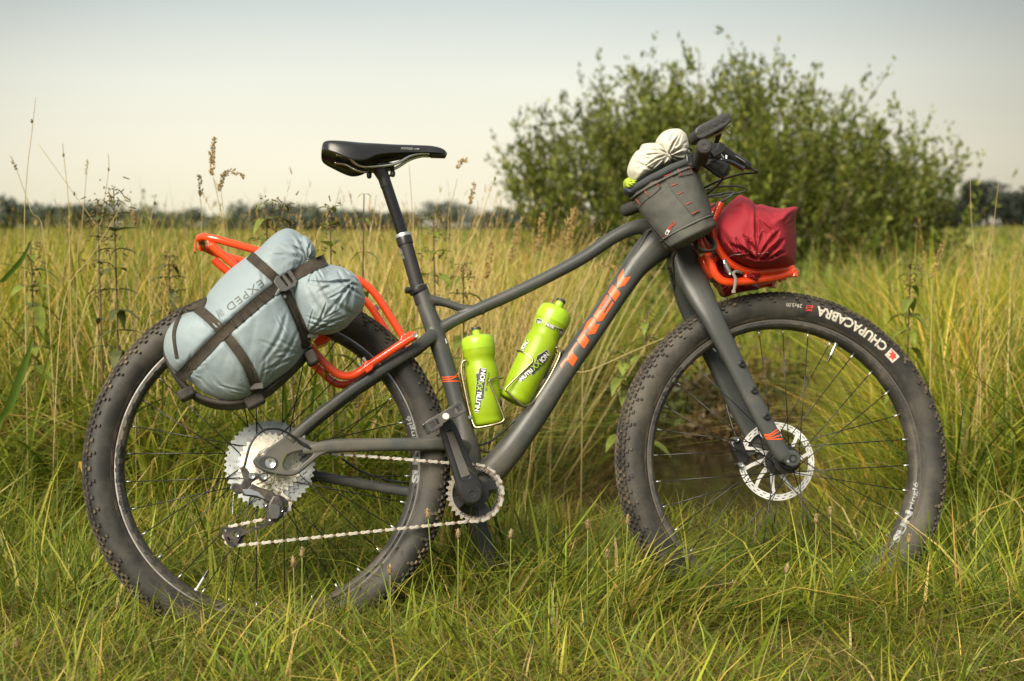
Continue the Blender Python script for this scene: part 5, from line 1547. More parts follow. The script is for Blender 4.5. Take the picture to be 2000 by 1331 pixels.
lob_out = [(560, 560), (568, 528), (590, 508), (612, 503), (640, 515), (668, 522), (690, 534), (704, 552), (713, 582), (708, 605), (692, 622), (675, 640), (655, 650), (632, 654), (605, 652), (590, 640), (575, 605)]
lc = fan((694, 548), 95, 250, 13, 30, 110, 3.6, .0034, 3) + fan((600, 655), -75, 10, 8, 30, 80, 2.4, .0030) + fan((610, 515), 20, 100, 6, 20, 60, 2.4, .003) + [
    ([(660, 530), (672, 548), (700, 560)], 3, .008), ([(668, 524), (684, 540), (704, 552)], 2.5, .007), ([(655, 545), (680, 560), (708, 580)], 3, .007), ([(600, 560), (620, 600), (660, 640)], 5, .003), ([(620, 545), (650, 590), (690, 615)], 5, .004), ([(600, 630), (640, 640), (670, 632)], 2.6, .004), ([(596, 618), (640, 630), (684, 616)], 2.6, .003)]
LV, LF = pillow(lob_out, (638, 582), -.150, .085, .06, lc, .003, 18, p=2.2, q=2.0, seed=4)
part('folded_end', (LV, LF), bag_m, dry, smooth=180)
# rolled mouth: crumpled tuck at the top
mo = [(590, 462), (600, 463), (612, 478), (617, 497), (612, 510), (600, 512), (592, 498), (587, 478)]
MV, MF = pillow(mo, (602, 488), -.150, .045, .04, fan((602, 506), 200, 340, 8, 15, 40, 1.8, .004, 2), .002, 60, nang=90, nring=34, seed=8)
part('rolled_mouth', (MV, MF), bag_m, dry, smooth=180)
allv = MB(); allv.add(BV, BF); allv.add(LV, LF)
abvh = bvh_of(allv.verts(), allv.f); bbvh = bvh_of(BV, BF)
for pts, w in ((s1, 23), (s2, 20), (s3, 21), (s0, 7)):
    o = part('strap', drape(pts, w, abvh, lift=.0018), web_m, dry, smooth=50)
# tri-glide buckle, folded webbing ends
bc = hit(557, 549, abvh, .004); bn = nrm(hit(620, 515, abvh, .004) - hit(500, 592, abvh, .004)); bz = nrm(np.cross(bn, [0, 1, 0]))
bz = bz if bz[2] > 0 else -bz
def plate_at(c, X, Z, ols, th, bev):
    v, f = plate(ols, th, bev); Y = np.cross(Z, X); Y = Y if Y[1] > 0 else -Y
    return np.array([c + X * p[0] + Z * p[2] + Y * p[1] for p in v]), f
bk = part('buckle', plate_at(bc + [0, -.003, 0], bn, bz, [[(-.024, -.012), (-.014, -.018), (.010, -.020), (.020, -.013), (.022, .010), (.012, .019), (-.010, .018), (-.022, .012)], [(-.006, -.012), (-.001, -.012), (-.001, .012), (-.006, .012)], [(.006, -.012), (.013, -.011), (.013, .011), (.006, .012)]], .005, .0012), buck_m, dry, smooth=35)
part('buckle_tail', tube([bc + [0, -.0045, 0] + bn * -.020 - bz * .008, bc + [0, -.004, 0] - bn * .036 - bz * .014], [.0045, .0025], n=8, b=[.0015, .0012]), buck_m, bk)
for i, k in enumerate(np.linspace(.16, .86, 6)):
    # ridges where the strap end is folded back on itself
    q = np.array(s1[2]) * (1 - k) + np.array(s1[4]) * k
    d_ = np.array(s1[4], float) - np.array(s1[2], float); d_ /= np.linalg.norm(d_); n_ = np.array([-d_[1], d_[0]])
    a_, b_ = q + n_ * 10.5, q - n_ * 10.5
    ha, hb = hit(*a_, abvh, .0042), hit(*b_, abvh, .0042)
    if ha is not None and hb is not None:
        part('strap_fold', tube([ha, hb], .0022, n=8), web_m, dry, smooth=60)
for q_, sz in (((601, 655), .020), ((500, 752), .020)):
    h_ = hit(*q_, abvh, .004)
    if h_ is not None:
        part('ladder_buckle', boxm(h_, .028, .006, .014, X=nrm([1, 0, .1]), Z=nrm([-.1, 0, 1])), buck_m, dry, bevel=.002)
part('strap_tab', pillow([(392, 588), (400, 580), (408, 590), (406, 615), (396, 612), (372, 606), (358, 612), (366, 602)], (396, 600), -.155, .012, .006, nang=40, nring=10, noise_amp=.001), web_m, dry, smooth=60)
part('rivet', revolve([(0, -.0015), (.0035, -.001), (.0045, .001)], hit(553.5, 581, abvh, .003), n=14), buck_m, dry)
# harness cradle of black cloth underneath
har = [(318, 682), (322, 705), (340, 735), (352, 755), (372, 786), (388, 790), (420, 798), (455, 797), (480, 790), (505, 784), (512, 770), (540, 764), (585, 722), (612, 700), (606, 684), (596, 676), (580, 690), (540, 735), (490, 765), (440, 772), (400, 755), (370, 735), (338, 700)]
harness_m = mat('harness_cloth', (.035, .031, .026), rough=.8, bump=.4, bscale=90, bdist=.002, dirt=.4, dirt_col=(.12, .10, .07))
# built as a swept trough so that the concave crescent keeps its shape
hp = smooth_path(np.array([(326, 668), (327, 700), (352, 745), (386, 777), (430, 791), (475, 789), (520, 768), (562, 733), (598, 697), (606, 680)], float), 8)
hw = np.interp(np.linspace(0, 1, len(hp)), [0, .15, .4, .6, .8, 1], [4, 6, 8, 7, 6, 5]) * .00107
part('harness', tube(Bs(hp, -.105), hw, n=18, b=np.interp(np.linspace(0, 1, len(hp)), [0, .2, .8, 1], [.03, .055, .055, .03]), power=2.6), harness_m, dry, smooth=180)
hh = MB()
for px, py, w_, h_ in ((497, 782, .040, .028), (608, 700, .022, .030), (365, 770, .034, .022)):
    part('harness_lug', boxm(B(px, py, -.14), w_, .05, h_, X=nrm([1, 0, .5]), Z=nrm([-.5, 0, 1])), harness_m, dry, bevel=.005)
bagprint_m = mat('bag_print', (.07, .085, .08), rough=.6)
decal('lettering', None, bbvh, bagprint_m, body, step=3, lift=.0007, flat=text_px('EXPED', (508, 546), (440, 598), 14, bold=.0, spacing=1.15))
for k in range(4):
    a_ = np.array((431, 604)) + np.array((-3.2, 1.8)) * k * .9
    decal('print_bar', None, bbvh, bagprint_m, body, step=3, lift=.0016, flat=ribbon_px([tuple(a_), tuple(a_ + (7, 12))], .9))

# ---- grey handlebar pouch
po_m = mat('pouch_cordura', (.105, .107, .098), rough=.8, spec=.25, var=.12, vscale=30, bump=.5, bscale=420, bdist=.0012, dirt=.35, dirt_col=(.15, .13, .09), dirt_scale=10)
pouch = thing('handlebar_pouch', 'grey cylindrical feed pouch with orange-stitched webbing hanging beside the stem', 'pouch', origin=B(1352, 480, -.13))
oP = -.115
top_l, top_r = B(1234, 380, oP), B(1352, 322, oP)
bot_l, bot_r = B(1310, 496, oP), B(1396, 446, oP)
c_t, c_b = (top_l + top_r) / 2, (bot_l + bot_r) / 2
axp = nrm(c_b - c_t)
rt = np.linalg.norm(top_r - top_l) / 2; rb = np.linalg.norm(bot_r - bot_l) / 2
Lp = np.linalg.norm(c_b - c_t)
# lean the rim a little towards the viewer's side: open mouth at the upper left
prof = []
for s in np.linspace(0, 1, 46):
    rr0 = rt + (rb - rt) * s
    rr0 *= 1 + .035 * math.sin(math.pi * s) + (-.018 * math.exp(-((s - .80) / .012) ** 2))
    if s > .93: rr0 *= math.sqrt(max(0, 1 - ((s - .93) / .0705) ** 2 * .55))
    prof.append((rr0, s * Lp))
prof = [(rt * .93, .012), (rt * .96, .002), (rt * .985, -.002)] + prof + [(rb * .55, Lp * 1.012), (0, Lp * 1.016)]
V, F = revolve(prof, c_t, axp, n=110, x0=(0, 1, 0))
nz = np.array([noise.noise(Vector(p * 22)) * .0022 + noise.noise(Vector(p * 55)) * .0008 for p in V])
cen = c_t + ((V - c_t) @ axp)[:, None] * axp
V = V + nrm(V - cen) * nz[:, None]
pb = part('body', (V, F), po_m, pouch, smooth=180)
pbvh = bvh_of(V, F)
mesh_m = mat('mesh_collar', (.05, .055, .058), rough=.85, bump=1.0, bscale=700, bdist=.002)
def ringpath(s, r_, n=60, dy=0):
    e1 = nrm(np.cross(axp, [0, 1, 0])); e2 = np.cross(axp, e1)
    a = np.arange(n) * 2 * np.pi / n
    return c_t + axp * s + (np.cos(a)[:, None] * e1 + np.sin(a)[:, None] * e2) * r_
rp = ringpath(-.004, rt * .97); rp = rp + fnoise(rp, 30)[:, None] * .004
part('mesh_collar', tube(rp, .0085, n=12, closed=True), mesh_m, pouch, smooth=180)
part('piping', tube(ringpath(Lp * .80, rt + (rb - rt) * .80 + .0015), .0022, n=8, closed=True), po_m, pouch, smooth=180)
part('rim_binding', tube(ringpath(.010, rt * 1.0), .003, n=8, closed=True, b=.006), po_m, pouch, smooth=180)
zp = lambda x, y: (1180 + x / 3.502, 220 + y / 3.502)
stitch_m = mat('orange_thread', (.48, .085, .04), rough=.6)
pweb = mat('pouch_webbing', (.10, .098, .088), rough=.85, weave=380, bump=.5, bdist=.0008)
v_str = [zp(432, 430), zp(470, 500), zp(520, 570), zp(580, 640), zp(625, 690)]
h_str = [zp(235, 640), zp(235, 600), zp(285, 560), zp(350, 515), zp(372, 488)]
part('webbing', drape(v_str, 14.5, pbvh, .0012, .0012), pweb, pouch, smooth=50)
part('webbing', drape([zp(215, 640), zp(255, 590), zp(320, 540), zp(370, 492)], 15.5, pbvh, .0012, .0012), pweb, pouch, smooth=50)
part('webbing', drape([zp(500, 420), zp(545, 410), zp(600, 400)], 12.5, pbvh, .0012, .0012), pweb, pouch, smooth=50)
for a_, b_ in (((408, 440), (460, 418)), ((456, 505), (500, 485)), ((496, 563), (540, 543)), ((555, 632), (598, 614)), ((592, 695), (650, 672)), ((225, 588), (256, 628)), ((278, 528), (310, 570)), ((352, 468), (385, 512)), ((500, 390), (528, 442)), ((570, 375), (600, 405))):
    pa, pb_ = zp(*a_), zp(*b_)
    h = [hit(pa[0] + (pb_[0] - pa[0]) * k, pa[1] + (pb_[1] - pa[1]) * k, pbvh, .0034) for k in (0, .5, 1)]
    if all(x is not None for x in h):
        part('stitching', tube(h, .0008, n=6), stitch_m, pouch, smooth=180)
zl = lambda x, y: (1240 + x / 6.34, 430 + y / 6.34)
decal('lettering', None, pbvh, redprint_m, pouch, step=3, lift=.002, flat=text_px('A', zl(392, 225), zl(408, 195), 7, bold=.06))
decal('lettering', None, pbvh, white_m, pouch, step=3, lift=.002, flat=text_px('CE', zl(410, 190), zl(445, 130), 7, bold=.05))
decal('lettering', None, pbvh, redprint_m, pouch, step=3, lift=.002, flat=text_px('PAC', zl(448, 124), zl(502, 34), 7, bold=.03))
px_tube('retaining_cord', [(1261, 428, -.165), (1280, 452, -.165), (1298, 475, -.155), (1313, 488, -.135), (1322, 487, -.12)], .0014, cable_m, pouch)
px_tube('retaining_cord', [(1322, 487, -.12), (1317, 500, -.10), (1315, 512, -.08), (1318, 560, -.05)], .0024, cable_m, pouch)

# ---- pale cloth stuffed in the pouch
cl_m = mat('cream_cotton', (.54, .51, .43), rough=.8, spec=.2, bump=.3, bscale=120, bdist=.002, sheen=.2, var=.05, vscale=20)
cl = thing('cloth_hat', 'crumpled off-white cloth hat stuffed into the top of the grey pouch', 'hat', origin=B(1290, 340, -.12))
zq = zp
c1o = [zp(165, 400), zp(180, 330), zp(215, 270), zp(248, 250), zp(262, 218), zp(330, 208), zp(390, 215), zp(430, 250), zp(450, 290), zp(470, 330), zp(400, 380), zp(300, 440), zp(240, 470), zp(200, 470)]
c2o = [zp(360, 200), zp(385, 150), zp(430, 120), zp(490, 110), zp(530, 120), zp(565, 160), zp(580, 230), zp(585, 300), zp(560, 340), zp(480, 345), zp(430, 330), zp(400, 270)]
f1 = fan(zp(445, 285), 110, 215, 9, 25, 75, 2.2, .005, 2) + [([zp(250, 260), zp(300, 290), zp(400, 300)], 2.6, .004), ([zp(200, 330), zp(260, 360), zp(330, 390)], 2.6, .004)]
V1, F1 = pillow(c1o, zp(310, 340), -.115, .060, .055, f1, .004, 26, nang=140, nring=50, seed=2)
part('brim', (V1, F1), cl_m, cl, smooth=180)
f2 = fan(zp(440, 290), -95, 10, 9, 25, 60, 2.2, .006, 2) + [([zp(480, 130), zp(450, 200), zp(445, 270)], 2.4, .005), ([zp(530, 150), zp(500, 220), zp(455, 280)], 2.2, .005)]
V2, F2 = pillow(c2o, zp(480, 230), -.110, .055, .055, f2, .004, 26, nang=130, nring=46, seed=5)
part('crown', (V2, F2), cl_m, cl, smooth=180)
px_tube('drawcord', [(*zp(440, 272), -.172), (*zp(455, 290), -.176), (*zp(470, 312), -.172)], .0013, cable_m, cl)
lime = thing('lime_cloth', 'small lime green and navy cloth fold peeking out of the pouch mouth', 'cloth', origin=B(1235, 365, -.10))
lm_m = mat('lime_fabric', (.33, .43, .03), rough=.6, bump=.3, bscale=80, bdist=.002); nv_m = mat('navy_fabric', (.03, .04, .07), rough=.7)
part('fold', pillow([zp(135, 470), zp(165, 445), (1233, 349), (1250, 345), zp(290, 380), zp(310, 400), zp(240, 480), zp(200, 525), zp(145, 520)], zp(200, 480), -.10, .045, .03, fan(zp(150, 480), -40, 40, 5, 10, 30, 1.6, .004, 2), .003, 50, nang=80, nring=30, seed=3), lm_m, lime, smooth=180)
part('lining', pillow([zp(140, 515), zp(195, 520), zp(215, 560), zp(190, 570), zp(150, 548)], zp(180, 540), -.10, .04, .03, (), .002, 50, nang=50, nring=16), nv_m, lime, smooth=180)

# ---- crimson sack on the front rack
red_m = mat('crimson_nylon', (.28, .022, .032), rough=.68, spec=.2, var=.08, vscale=15, bump=.25, bscale=60, bdist=.002)
rs = thing('stuff_sack', 'crimson red nylon stuff sack strapped on the orange front rack', 'bag', origin=B(1480, 545, 0))
zr2 = lambda x, y: (1340 + x / 6.34, 380 + y / 6.34)
ro_ = [zr2(345, 430), zr2(370, 330), zr2(430, 240), zr2(490, 180), zr2(560, 90), zr2(640, 18), zr2(690, 12), zr2(760, 40), zr2(820, 80), zr2(865, 130), zr2(930, 122), zr2(1050, 155), zr2(1190, 175), zr2(1290, 158), zr2(1365, 152), zr2(1388, 185), zr2(1365, 270), zr2(1358, 400), zr2(1368, 520), zr2(1365, 780), zr2(1330, 880), zr2(1240, 930), zr2(1130, 945), zr2(960, 955), zr2(840, 955), zr2(700, 900), zr2(560, 830), zr2(470, 760), zr2(390, 640), zr2(355, 540)]
cp = zr2(900, 830)
rf = fan(cp, 195, 345, 15, 30, 62, 3.4, .0070, 4, .08) + [([zr2(860, 130), zr2(865, 350), zr2(870, 700)], 2.6, .007), ([zr2(860, 260), zr2(960, 370), zr2(1090, 480)], 3, .005), ([zr2(560, 180), zr2(650, 150), zr2(760, 140)], 3, .007), ([zr2(700, 40), zr2(780, 90), zr2(850, 130)], 3, .004),
    ([zr2(930, 140), zr2(1040, 220), zr2(1130, 300)], 3, .006), ([zr2(1370, 180), zr2(1280, 260), zr2(1230, 340)], 3.5, .009), ([zr2(1360, 330), zr2(1290, 350), zr2(1250, 390)], 2.5, .005), ([zr2(1150, 460), zr2(1070, 560), zr2(960, 700)], 4, .010), ([zr2(1210, 560), zr2(1120, 650), zr2(960, 790)], 4.5, .011), ([zr2(1230, 720), zr2(1130, 740), zr2(980, 840)], 3.5, .008),
    ([zr2(760, 580), zr2(800, 660), zr2(850, 800)], 4, .011), ([zr2(550, 600), zr2(620, 690), zr2(720, 800)], 4, .010), ([zr2(480, 620), zr2(560, 760), zr2(700, 850)], 4, .007), ([zr2(620, 540), zr2(660, 650), zr2(760, 790)], 3, .008), ([zr2(420, 420), zr2(500, 560), zr2(560, 640)], 5, .004), ([zr2(540, 770), zr2(640, 735), zr2(780, 720)], 1.6, .003)]
RV, RF = pillow(ro_, zr2(880, 500), .02, .195, .20, rf, .004, 14, p=4.5, q=2.0, seed=6, nang=240, nring=100)
rbody = part('body', (RV, RF), red_m, rs, smooth=180)
rbvh = bvh_of(RV, RF)
thread_m = mat('grey_thread', (.28, .20, .19), rough=.7)
sp_ = [zr2(530, 775), zr2(590, 742), zr2(680, 738), zr2(770, 728), zr2(800, 690), zr2(830, 715), zr2(900, 735), zr2(1000, 715), zr2(1040, 745), zr2(1110, 790)]
hs = [hit(*p, rbvh, .0012) for p in sp_]; hs = [h for h in hs if h is not None]
part('seam_thread', tube(smooth_path(np.array(hs), 4), .0008, n=5), thread_m, rs, smooth=180)
wk = pillow([zr2(300, 700), zr2(400, 690), zr2(470, 800), zr2(600, 950), zr2(720, 990), zr2(900, 1000), zr2(880, 1080), zr2(890, 1150), zr2(930, 1170), zr2(800, 1190), zr2(600, 1230), zr2(500, 1270), zr2(450, 1230), zr2(400, 1100), zr2(310, 1040), zr2(290, 860)], zr2(520, 1010), .0, .045, .06, fan(zr2(600, 1100), 0, 360, 14, 15, 45, 2.2, .006, 3), .006, 30, nang=120, nring=40, seed=12)
part('loose_flap', wk, mat('dark_crimson_nylon', (.24, .010, .018), rough=.4, bump=.3, bscale=70, bdist=.002), rs, smooth=180)
part('folded_corner', pillow([zr2(740, 1010), zr2(820, 975), zr2(930, 990), zr2(890, 1060), zr2(870, 1080), zr2(790, 1040)], zr2(840, 1020), -.085, .02, .01, fan(zr2(840, 1020), 0, 360, 6, 6, 16, 1.4, .003, 2), .003, 60, nang=50, nring=16), MATS['dark_crimson_nylon'], rs, smooth=180)
gw = mat('grey_webbing', (.22, .205, .17), rough=.8, weave=500, bump=.4)
part('grey_strap', tube(smooth_path([B(*zr2(700, 975), -.10), B(*zr2(620, 955), -.115), B(*zr2(585, 985), -.12), B(*zr2(612, 1040), -.12), B(*zr2(605, 1130), -.12), B(*zr2(588, 1215), -.12)], 6), .0034, n=8, b=.0014, power=4, ref=(0, 1, 0)), gw, rs, smooth=180)
part('strap_end', boxm(B(*zr2(588, 1205), -.12), .009, .003, .007), gw, rs, bevel=.001)
part('cam_buckle', tube([B(*zr2(470, 810), -.11), B(*zr2(500, 880), -.115), B(*zr2(550, 985), -.118)], [.004, .0065, .005], n=12, b=[.004, .006, .005]), buck_m, rs)
part('buckle_pin', tube([B(*zr2(468, 820), -.116), B(*zr2(478, 860), -.118)], .0022, n=8), alu_m, rs); part('buckle_pin', tube([B(*zr2(540, 975), -.124), B(*zr2(545, 995), -.124)], .003, n=8), alu_m, rs)

# ---- handlebar computer
gps_m = mat('device_black', (.042, .042, .042), rough=.48, bump=.15, bscale=400, bdist=.0005)
gx = nrm(B(1428, 235, -.12) - B(1345, 277, -.12)); gz = nrm(np.cross(gx, [0, 1, 0])); gz = gz if gz[2] > 0 else -gz
go = (B(1386, 253, -.10))
gps = thing('bike_computer', 'chunky black handlebar navigation unit angled up above the grip', 'bike computer', origin=go)
def gat(o_, y):
    v, f = o_; return np.array([go + gx * p[0] + gz * p[2] + np.array([0, p[1] + y, 0]) for p in v]), f
L2, H2 = .047, .0155
ol = [(-L2, -.006), (-L2 * .98, .004), (-L2 * .88, .012), (-L2 * .6, .0150), (0, .0150), (L2 * .7, .0150), (L2 * .93, .0120), (L2, .005), (L2 * .98, -.004), (L2 * .90, -.0095), (L2 * .76, -.0100), (L2 * .68, -.0130), (L2 * .5, -.0140), (-L2 * .4, -.0150), (-L2 * .8, -.0150), (-L2 * .95, -.011)]
part('case', gat(plate([ol], .058, .004, 3), 0), gps_m, gps, smooth=35)
part('side_seam', gat(plate([[(a * .985, b * .30 + .0015) for a, b in ol]], .0592, .0002), 0), mat('seam_dark', (.02, .02, .02), rough=.6), gps, smooth=35)
for x_ in (-.026, -.0165, -.0065, -.019):
    part('rib', gat(boxm((x_, 0, -.001), .0012, .0605, .0105), 0), gps_m, gps, bevel=.0004)
for x_ in (.0045, .0245):
    part('side_button', gat(plate([circ((x_, .001), .0048, 20)], .0612, .0008), 0), mat('button_black', (.03, .03, .03), rough=.4), gps, smooth=30)
part('screen', gat(boxm((.0, 0, .0152), .072, .044, .001), 0), mat('dark_screen', (.02, .025, .03), rough=.08), gps)
part('mount_rail', gat(tube([(.0, 0, -.0185), (.022, 0, -.0180), (.043, 0, -.0150)], .0022, n=8, b=.012, power=4), 0), alu_m, gps)
part('mount_arm', gat(tube([(.015, 0, -.019), (.008, .02, -.030), (.0, .04, -.040)], .006, n=10, b=.008), 0), black_m, gps)
part('mount_clip', gat(tube([(.028, -.01, -.017), (.034, -.01, -.030)], .0018, n=8), 0), alu_m, gps)

# ---- bottles
bot_m = mat('lime_plastic', (.30, .44, .012), rough=.38, spec=.45, sub=.25, var=.10, vscale=28, bump=.06, bscale=60, bdist=.001, transl=.15)
cap_m = mat('lime_cap', (.32, .52, .025), rough=.28, spec=.5, sub=.15)
lab_m = mat('label_black', (.03, .033, .03), rough=.35)
def bottle(label, top, bot, off, r, capm):
    a, b = B(*bot, off), B(*top, off); ax = nrm(b - a); L = np.linalg.norm(b - a)
    t = thing('water_bottle', label, 'bottle', origin=a, group='lime water bottles in the frame')
    k = L / .195; rr = r / .0365
    P = [(0, .002), (.020, .000), (.029, .001), (.0335, .004), (.0350, .010), (.0352, .020), (.0365, .022), (.0365, .060), (.0368, .100), (.0366, .122), (.0345, .127), (.0330, .133), (.0330, .139), (.0350, .145), (.0368, .150), (.0370, .163)]
    V, F = revolve([(x * rr, y * k) for x, y in P], a, ax, n=72, x0=(0, 1, 0))
    bd = part('body', (V, F), bot_m, t, smooth=45)
    C = [(.0371, .161), (.0376, .163), (.0376, .176), (.0368, .181), (.0330, .187), (.024, .1905), (.0125, .192), (.0095, .1935), (.0090, .203), (.0, .2035)]
    V2, F2 = revolve([(x * rr, y * k) for x, y in C], a, ax, n=72, x0=(0, 1, 0))
    cp_ = part('cap', (V2, F2), capm, t, smooth=35)
    part('valve', revolve([(x * rr, y * k) for x, y in [(.0085, .2025), (.0108, .2030), (.0112, .2055), (.0100, .2080), (.0, .2088)]], a, ax, n=32), mat('valve_rubber', (.03, .032, .034), rough=.5), cp_, smooth=50)
    mb = MB(); mb.add(V, F); mb.add(V2, F2)
    return t, bd, bvh_of(mb.verts(), mb.f)
b1, b1b, b1v = bottle('upright lime green water bottle in the wire cage on the seat tube', (931, 652), (954, 832), .0, .0355, cap_m)
b2, b2b, b2v = bottle('tilted lime green water bottle in the wire cage on the down tube', (1091, 598), (1003, 786), .0, .0372, cap_m)
def logo(z, poly, parent, bvh, words, xx):
    n = len(poly); pc = np.mean(poly, 0)
    out = [tuple(np.array(p) + nrm(np.array(p) - pc) * 4.0) for p in poly]
    decal('label_outline', [[z(*p) for p in out]], bvh, white_m, parent, step=4, lift=.0006)
    decal('label', [[z(*p) for p in poly]], bvh, lab_m, parent, step=4, lift=.0011)
    for s, p0, p1, h in words:
        decal('lettering', None, bvh, white_m, parent, step=4, lift=.0016, flat=text_px(s, z(*p0), z(*p1), h, bold=.03))
    for p0, p1, h in xx:
        decal('lettering', None, bvh, cap_m, parent, step=4, lift=.0018, flat=text_px('XX', z(*p0), z(*p1), h, bold=.01))
zz5 = lambda x, y: (820 + x / 4.16, 580 + y / 4.16)
logo(zz5, [(449, 936), (484, 940), (500, 832), (518, 834), (526, 720), (540, 588), (488, 580), (478, 622), (458, 624), (464, 690), (455, 770)], b1b, b1v, [('NUTRI', (485, 932), (503, 778), 8.6), ('ION', (523, 690), (537, 596), 9.2)], [((503, 770), (518, 690), 10)])
decal('lettering', None, b1v, lab_m, b1b, step=4, lift=.0011, flat=text_px('BY ENERGY', zz5(545, 765), zz5(568, 615), 3.6))
logo(zz5, [(648, 905), (676, 912), (680, 800), (672, 735), (655, 760)], b1b, b1v, [('NUTRI', (676, 905), (680, 770), 5.5)], [])
logo(zz5, [(797, 672), (826, 688), (905, 618), (912, 640), (960, 590), (985, 560), (1053, 475), (1030, 428), (985, 462), (955, 478), (945, 520), (880, 590)], b2b, b2v, [('NUTRI', (828, 688), (920, 606), 8.0), ('ION', (998, 538), (1052, 474), 10)], [((925, 602), (990, 545), 11)])
decal('lettering', None, b2v, lab_m, b2b, step=4, lift=.0011, flat=text_px('BY ENERGY', zz5(965, 600), zz5(1050, 508), 3.6))
logo(zz5, [(1030, 208), (1020, 235), (1085, 268), (1095, 262), (1125, 290), (1150, 312), (1164, 290), (1160, 262), (1125, 255), (1100, 245)], b2b, b2v, [('NUTRI', (1024, 232), (1082, 262), 5.2), ('ION', (1130, 295), (1155, 308), 5.0)], [((1086, 266), (1128, 290), 5.0)])
logo(zz5, [(955, 178), (945, 210), (985, 218), (996, 190)], b2b, b2v, [('ION', (958, 212), (984, 216), 4.6)], [])
logo(zz5, [(872, 352), (825, 430), (845, 436), (884, 372)], b2b, b2v, [('ION', (846, 432), (882, 378), 6)], [])
# ------------------------------------------------------------------ single plants that stand out
def G(px, py, d):
    """point on the sight line of photograph pixel (px, py) at ground distance d"""
    v = np.array([(px - 1000) / 2777.8, 1.0, -(py - 665.5) / 2777.8]); c, s = math.cos(PITCH), math.sin(PITCH)
    v = np.array([v[0], c * v[1] + s * v[2], -s * v[1] + c * v[2]])
    return np.array([0, 0, CAM_H]) + v * (d / v[1])
def wobj(name, vf, m, parent, org, smooth=180):
    return mesh_obj(name, vf[0], vf[1], m, parent, smooth, origin=org)
def wthing(name, label, cat, org, group=None):
    o = bpy.data.objects.new(name, None); col.objects.link(o); o.location = [float(a) for a in org]; o.empty_display_size = .1
    tag(o, label, cat, group); return o
stem_m = mat('straw_stem', (.38, .30, .13), rough=.7, var=.2, vscale=20)
head_m = mat('seed_head', (.36, .24, .08), rough=.8, var=.35, vscale=60, transl=.2)
darkhead_m = mat('seed_head_dark', (.14, .10, .04), rough=.85, var=.35, vscale=60)
def seed_head(P, m_, parent, org, dens=90, rad=.007, size=.007, droop=0.0):
    P = smooth_path(np.array(P), 8); mb = MB(); n = len(P)
    for i in range(dens):
        k = rng.random(); j = k * (n - 1); a = int(min(j, n - 2)); q = P[a] + (P[a + 1] - P[a]) * (j - a)
        T = nrm(P[a + 1] - P[a]); env = math.sin(min(max(k, .04), .98) * math.pi) ** .5
        off = nrm(np.cross(T, rng.normal(0, 1, 3))); d = nrm(T * .9 + off * .8)
        c = q + off * rad * env * rng.uniform(.1, .8); L = size * rng.uniform(.7, 1.3)
        s_ = nrm(np.cross(d, rng.normal(0, 1, 3))) * L * .28
        u_ = np.cross(d, s_)
        mb.add([c, c + d * L * .5 + s_, c + d * L, c + d * L * .5 - s_, c + d * L * .5 + u_, c + d * L * .5 - u_], [(0, 1, 4), (0, 4, 3), (0, 3, 5), (0, 5, 1), (2, 4, 1), (2, 3, 4), (2, 5, 3), (2, 1, 5)])
    return wobj('seed_head', (mb.verts(), mb.f), m_, parent, org, smooth=0)
def tall_stem(label, pts, d, w=.0016, head=None, hm=None, rad=.006, dens=80, size=.008, nodes=(), group='tall single grass stems rising above the meadow'):
    """pts: px from the tip downwards; base is put on the ground below the last"""
    q = [G(px, py, d + i * .02) for i, (px, py) in enumerate(pts)][::-1]
    base = q[0].copy(); base[2] = float(ground_z(base[0], base[1])) - .02
    if q[0][2] - base[2] > .05: 
        base[0] += (q[0][0] - q[1][0]) * .5; q = [base] + q
    P = smooth_path(np.array(q), 6)
    t = wthing('grass_stem', label, 'grass stem', base, group)
    wobj('stem', tube(P, np.linspace(w, w * .45, len(P)), n=6, ref=(.3, 1, .1)), stem_m, t, base)
    if head:
        hp = [G(px, py, d) for px, py in head][::-1]
        seed_head(hp, hm or head_m, t, base, dens, rad, size)
    for px, py in nodes:
        c = G(px, py, d); wobj('node', tube([c - [0, 0, .006], c, c + [0, 0, .006]], [.0012, .0035, .0012], n=7), darkhead_m, t, base)
    return t
tall_stem('tallest bare grass stem near the left edge, rising high into the sky', [(70, 190), (62, 260), (52, 350), (48, 500)], 3.9, nodes=[(62, 237)])
tall_stem('thin upright stem with a small dark knot, left of the dark nettle', [(122, 280), (125, 310), (134, 400), (137, 540)], 4.1, nodes=[(124, 303)])
tall_stem('slanting dry stem crossing two upright ones near the left edge', [(74, 280), (145, 380), (200, 460), (250, 560)], 4.0, nodes=[(145, 379)])
tall_stem('straight thin stem standing just left of the dark nettle', [(170, 312), (168, 350), (160, 440), (150, 560)], 4.2, head=[(170, 312), (168, 345)], rad=.003, dens=30, size=.005)
tall_stem('short leaning stem with a dark tip at the far left edge', [(20, 305), (30, 325), (60, 410), (90, 500)], 4.0, head=[(25, 316), (33, 334)], hm=darkhead_m, rad=.004, dens=24, size=.006)
tall_stem('fine stem with one knot just right of the dark nettle', [(211, 300), (212, 332), (200, 420), (190, 520)], 4.2, nodes=[(212, 331)])
tall_stem('leaning stem running up from lower right to left beside the dark nettle', [(250, 380), (215, 440), (180, 500), (120, 620)], 3.8, w=.0018)
tall_stem('bent stem left of centre of the left meadow, with a flaky tip', [(305, 380), (300, 398), (290, 460), (265, 600)], 4.0, nodes=[(302, 397)])
tall_stem('pale stem with a spread tip between nettle and rear rack', [(253, 385), (260, 425), (262, 500), (262, 640)], 3.9, head=[(256, 410), (262, 440)], rad=.004, dens=36)
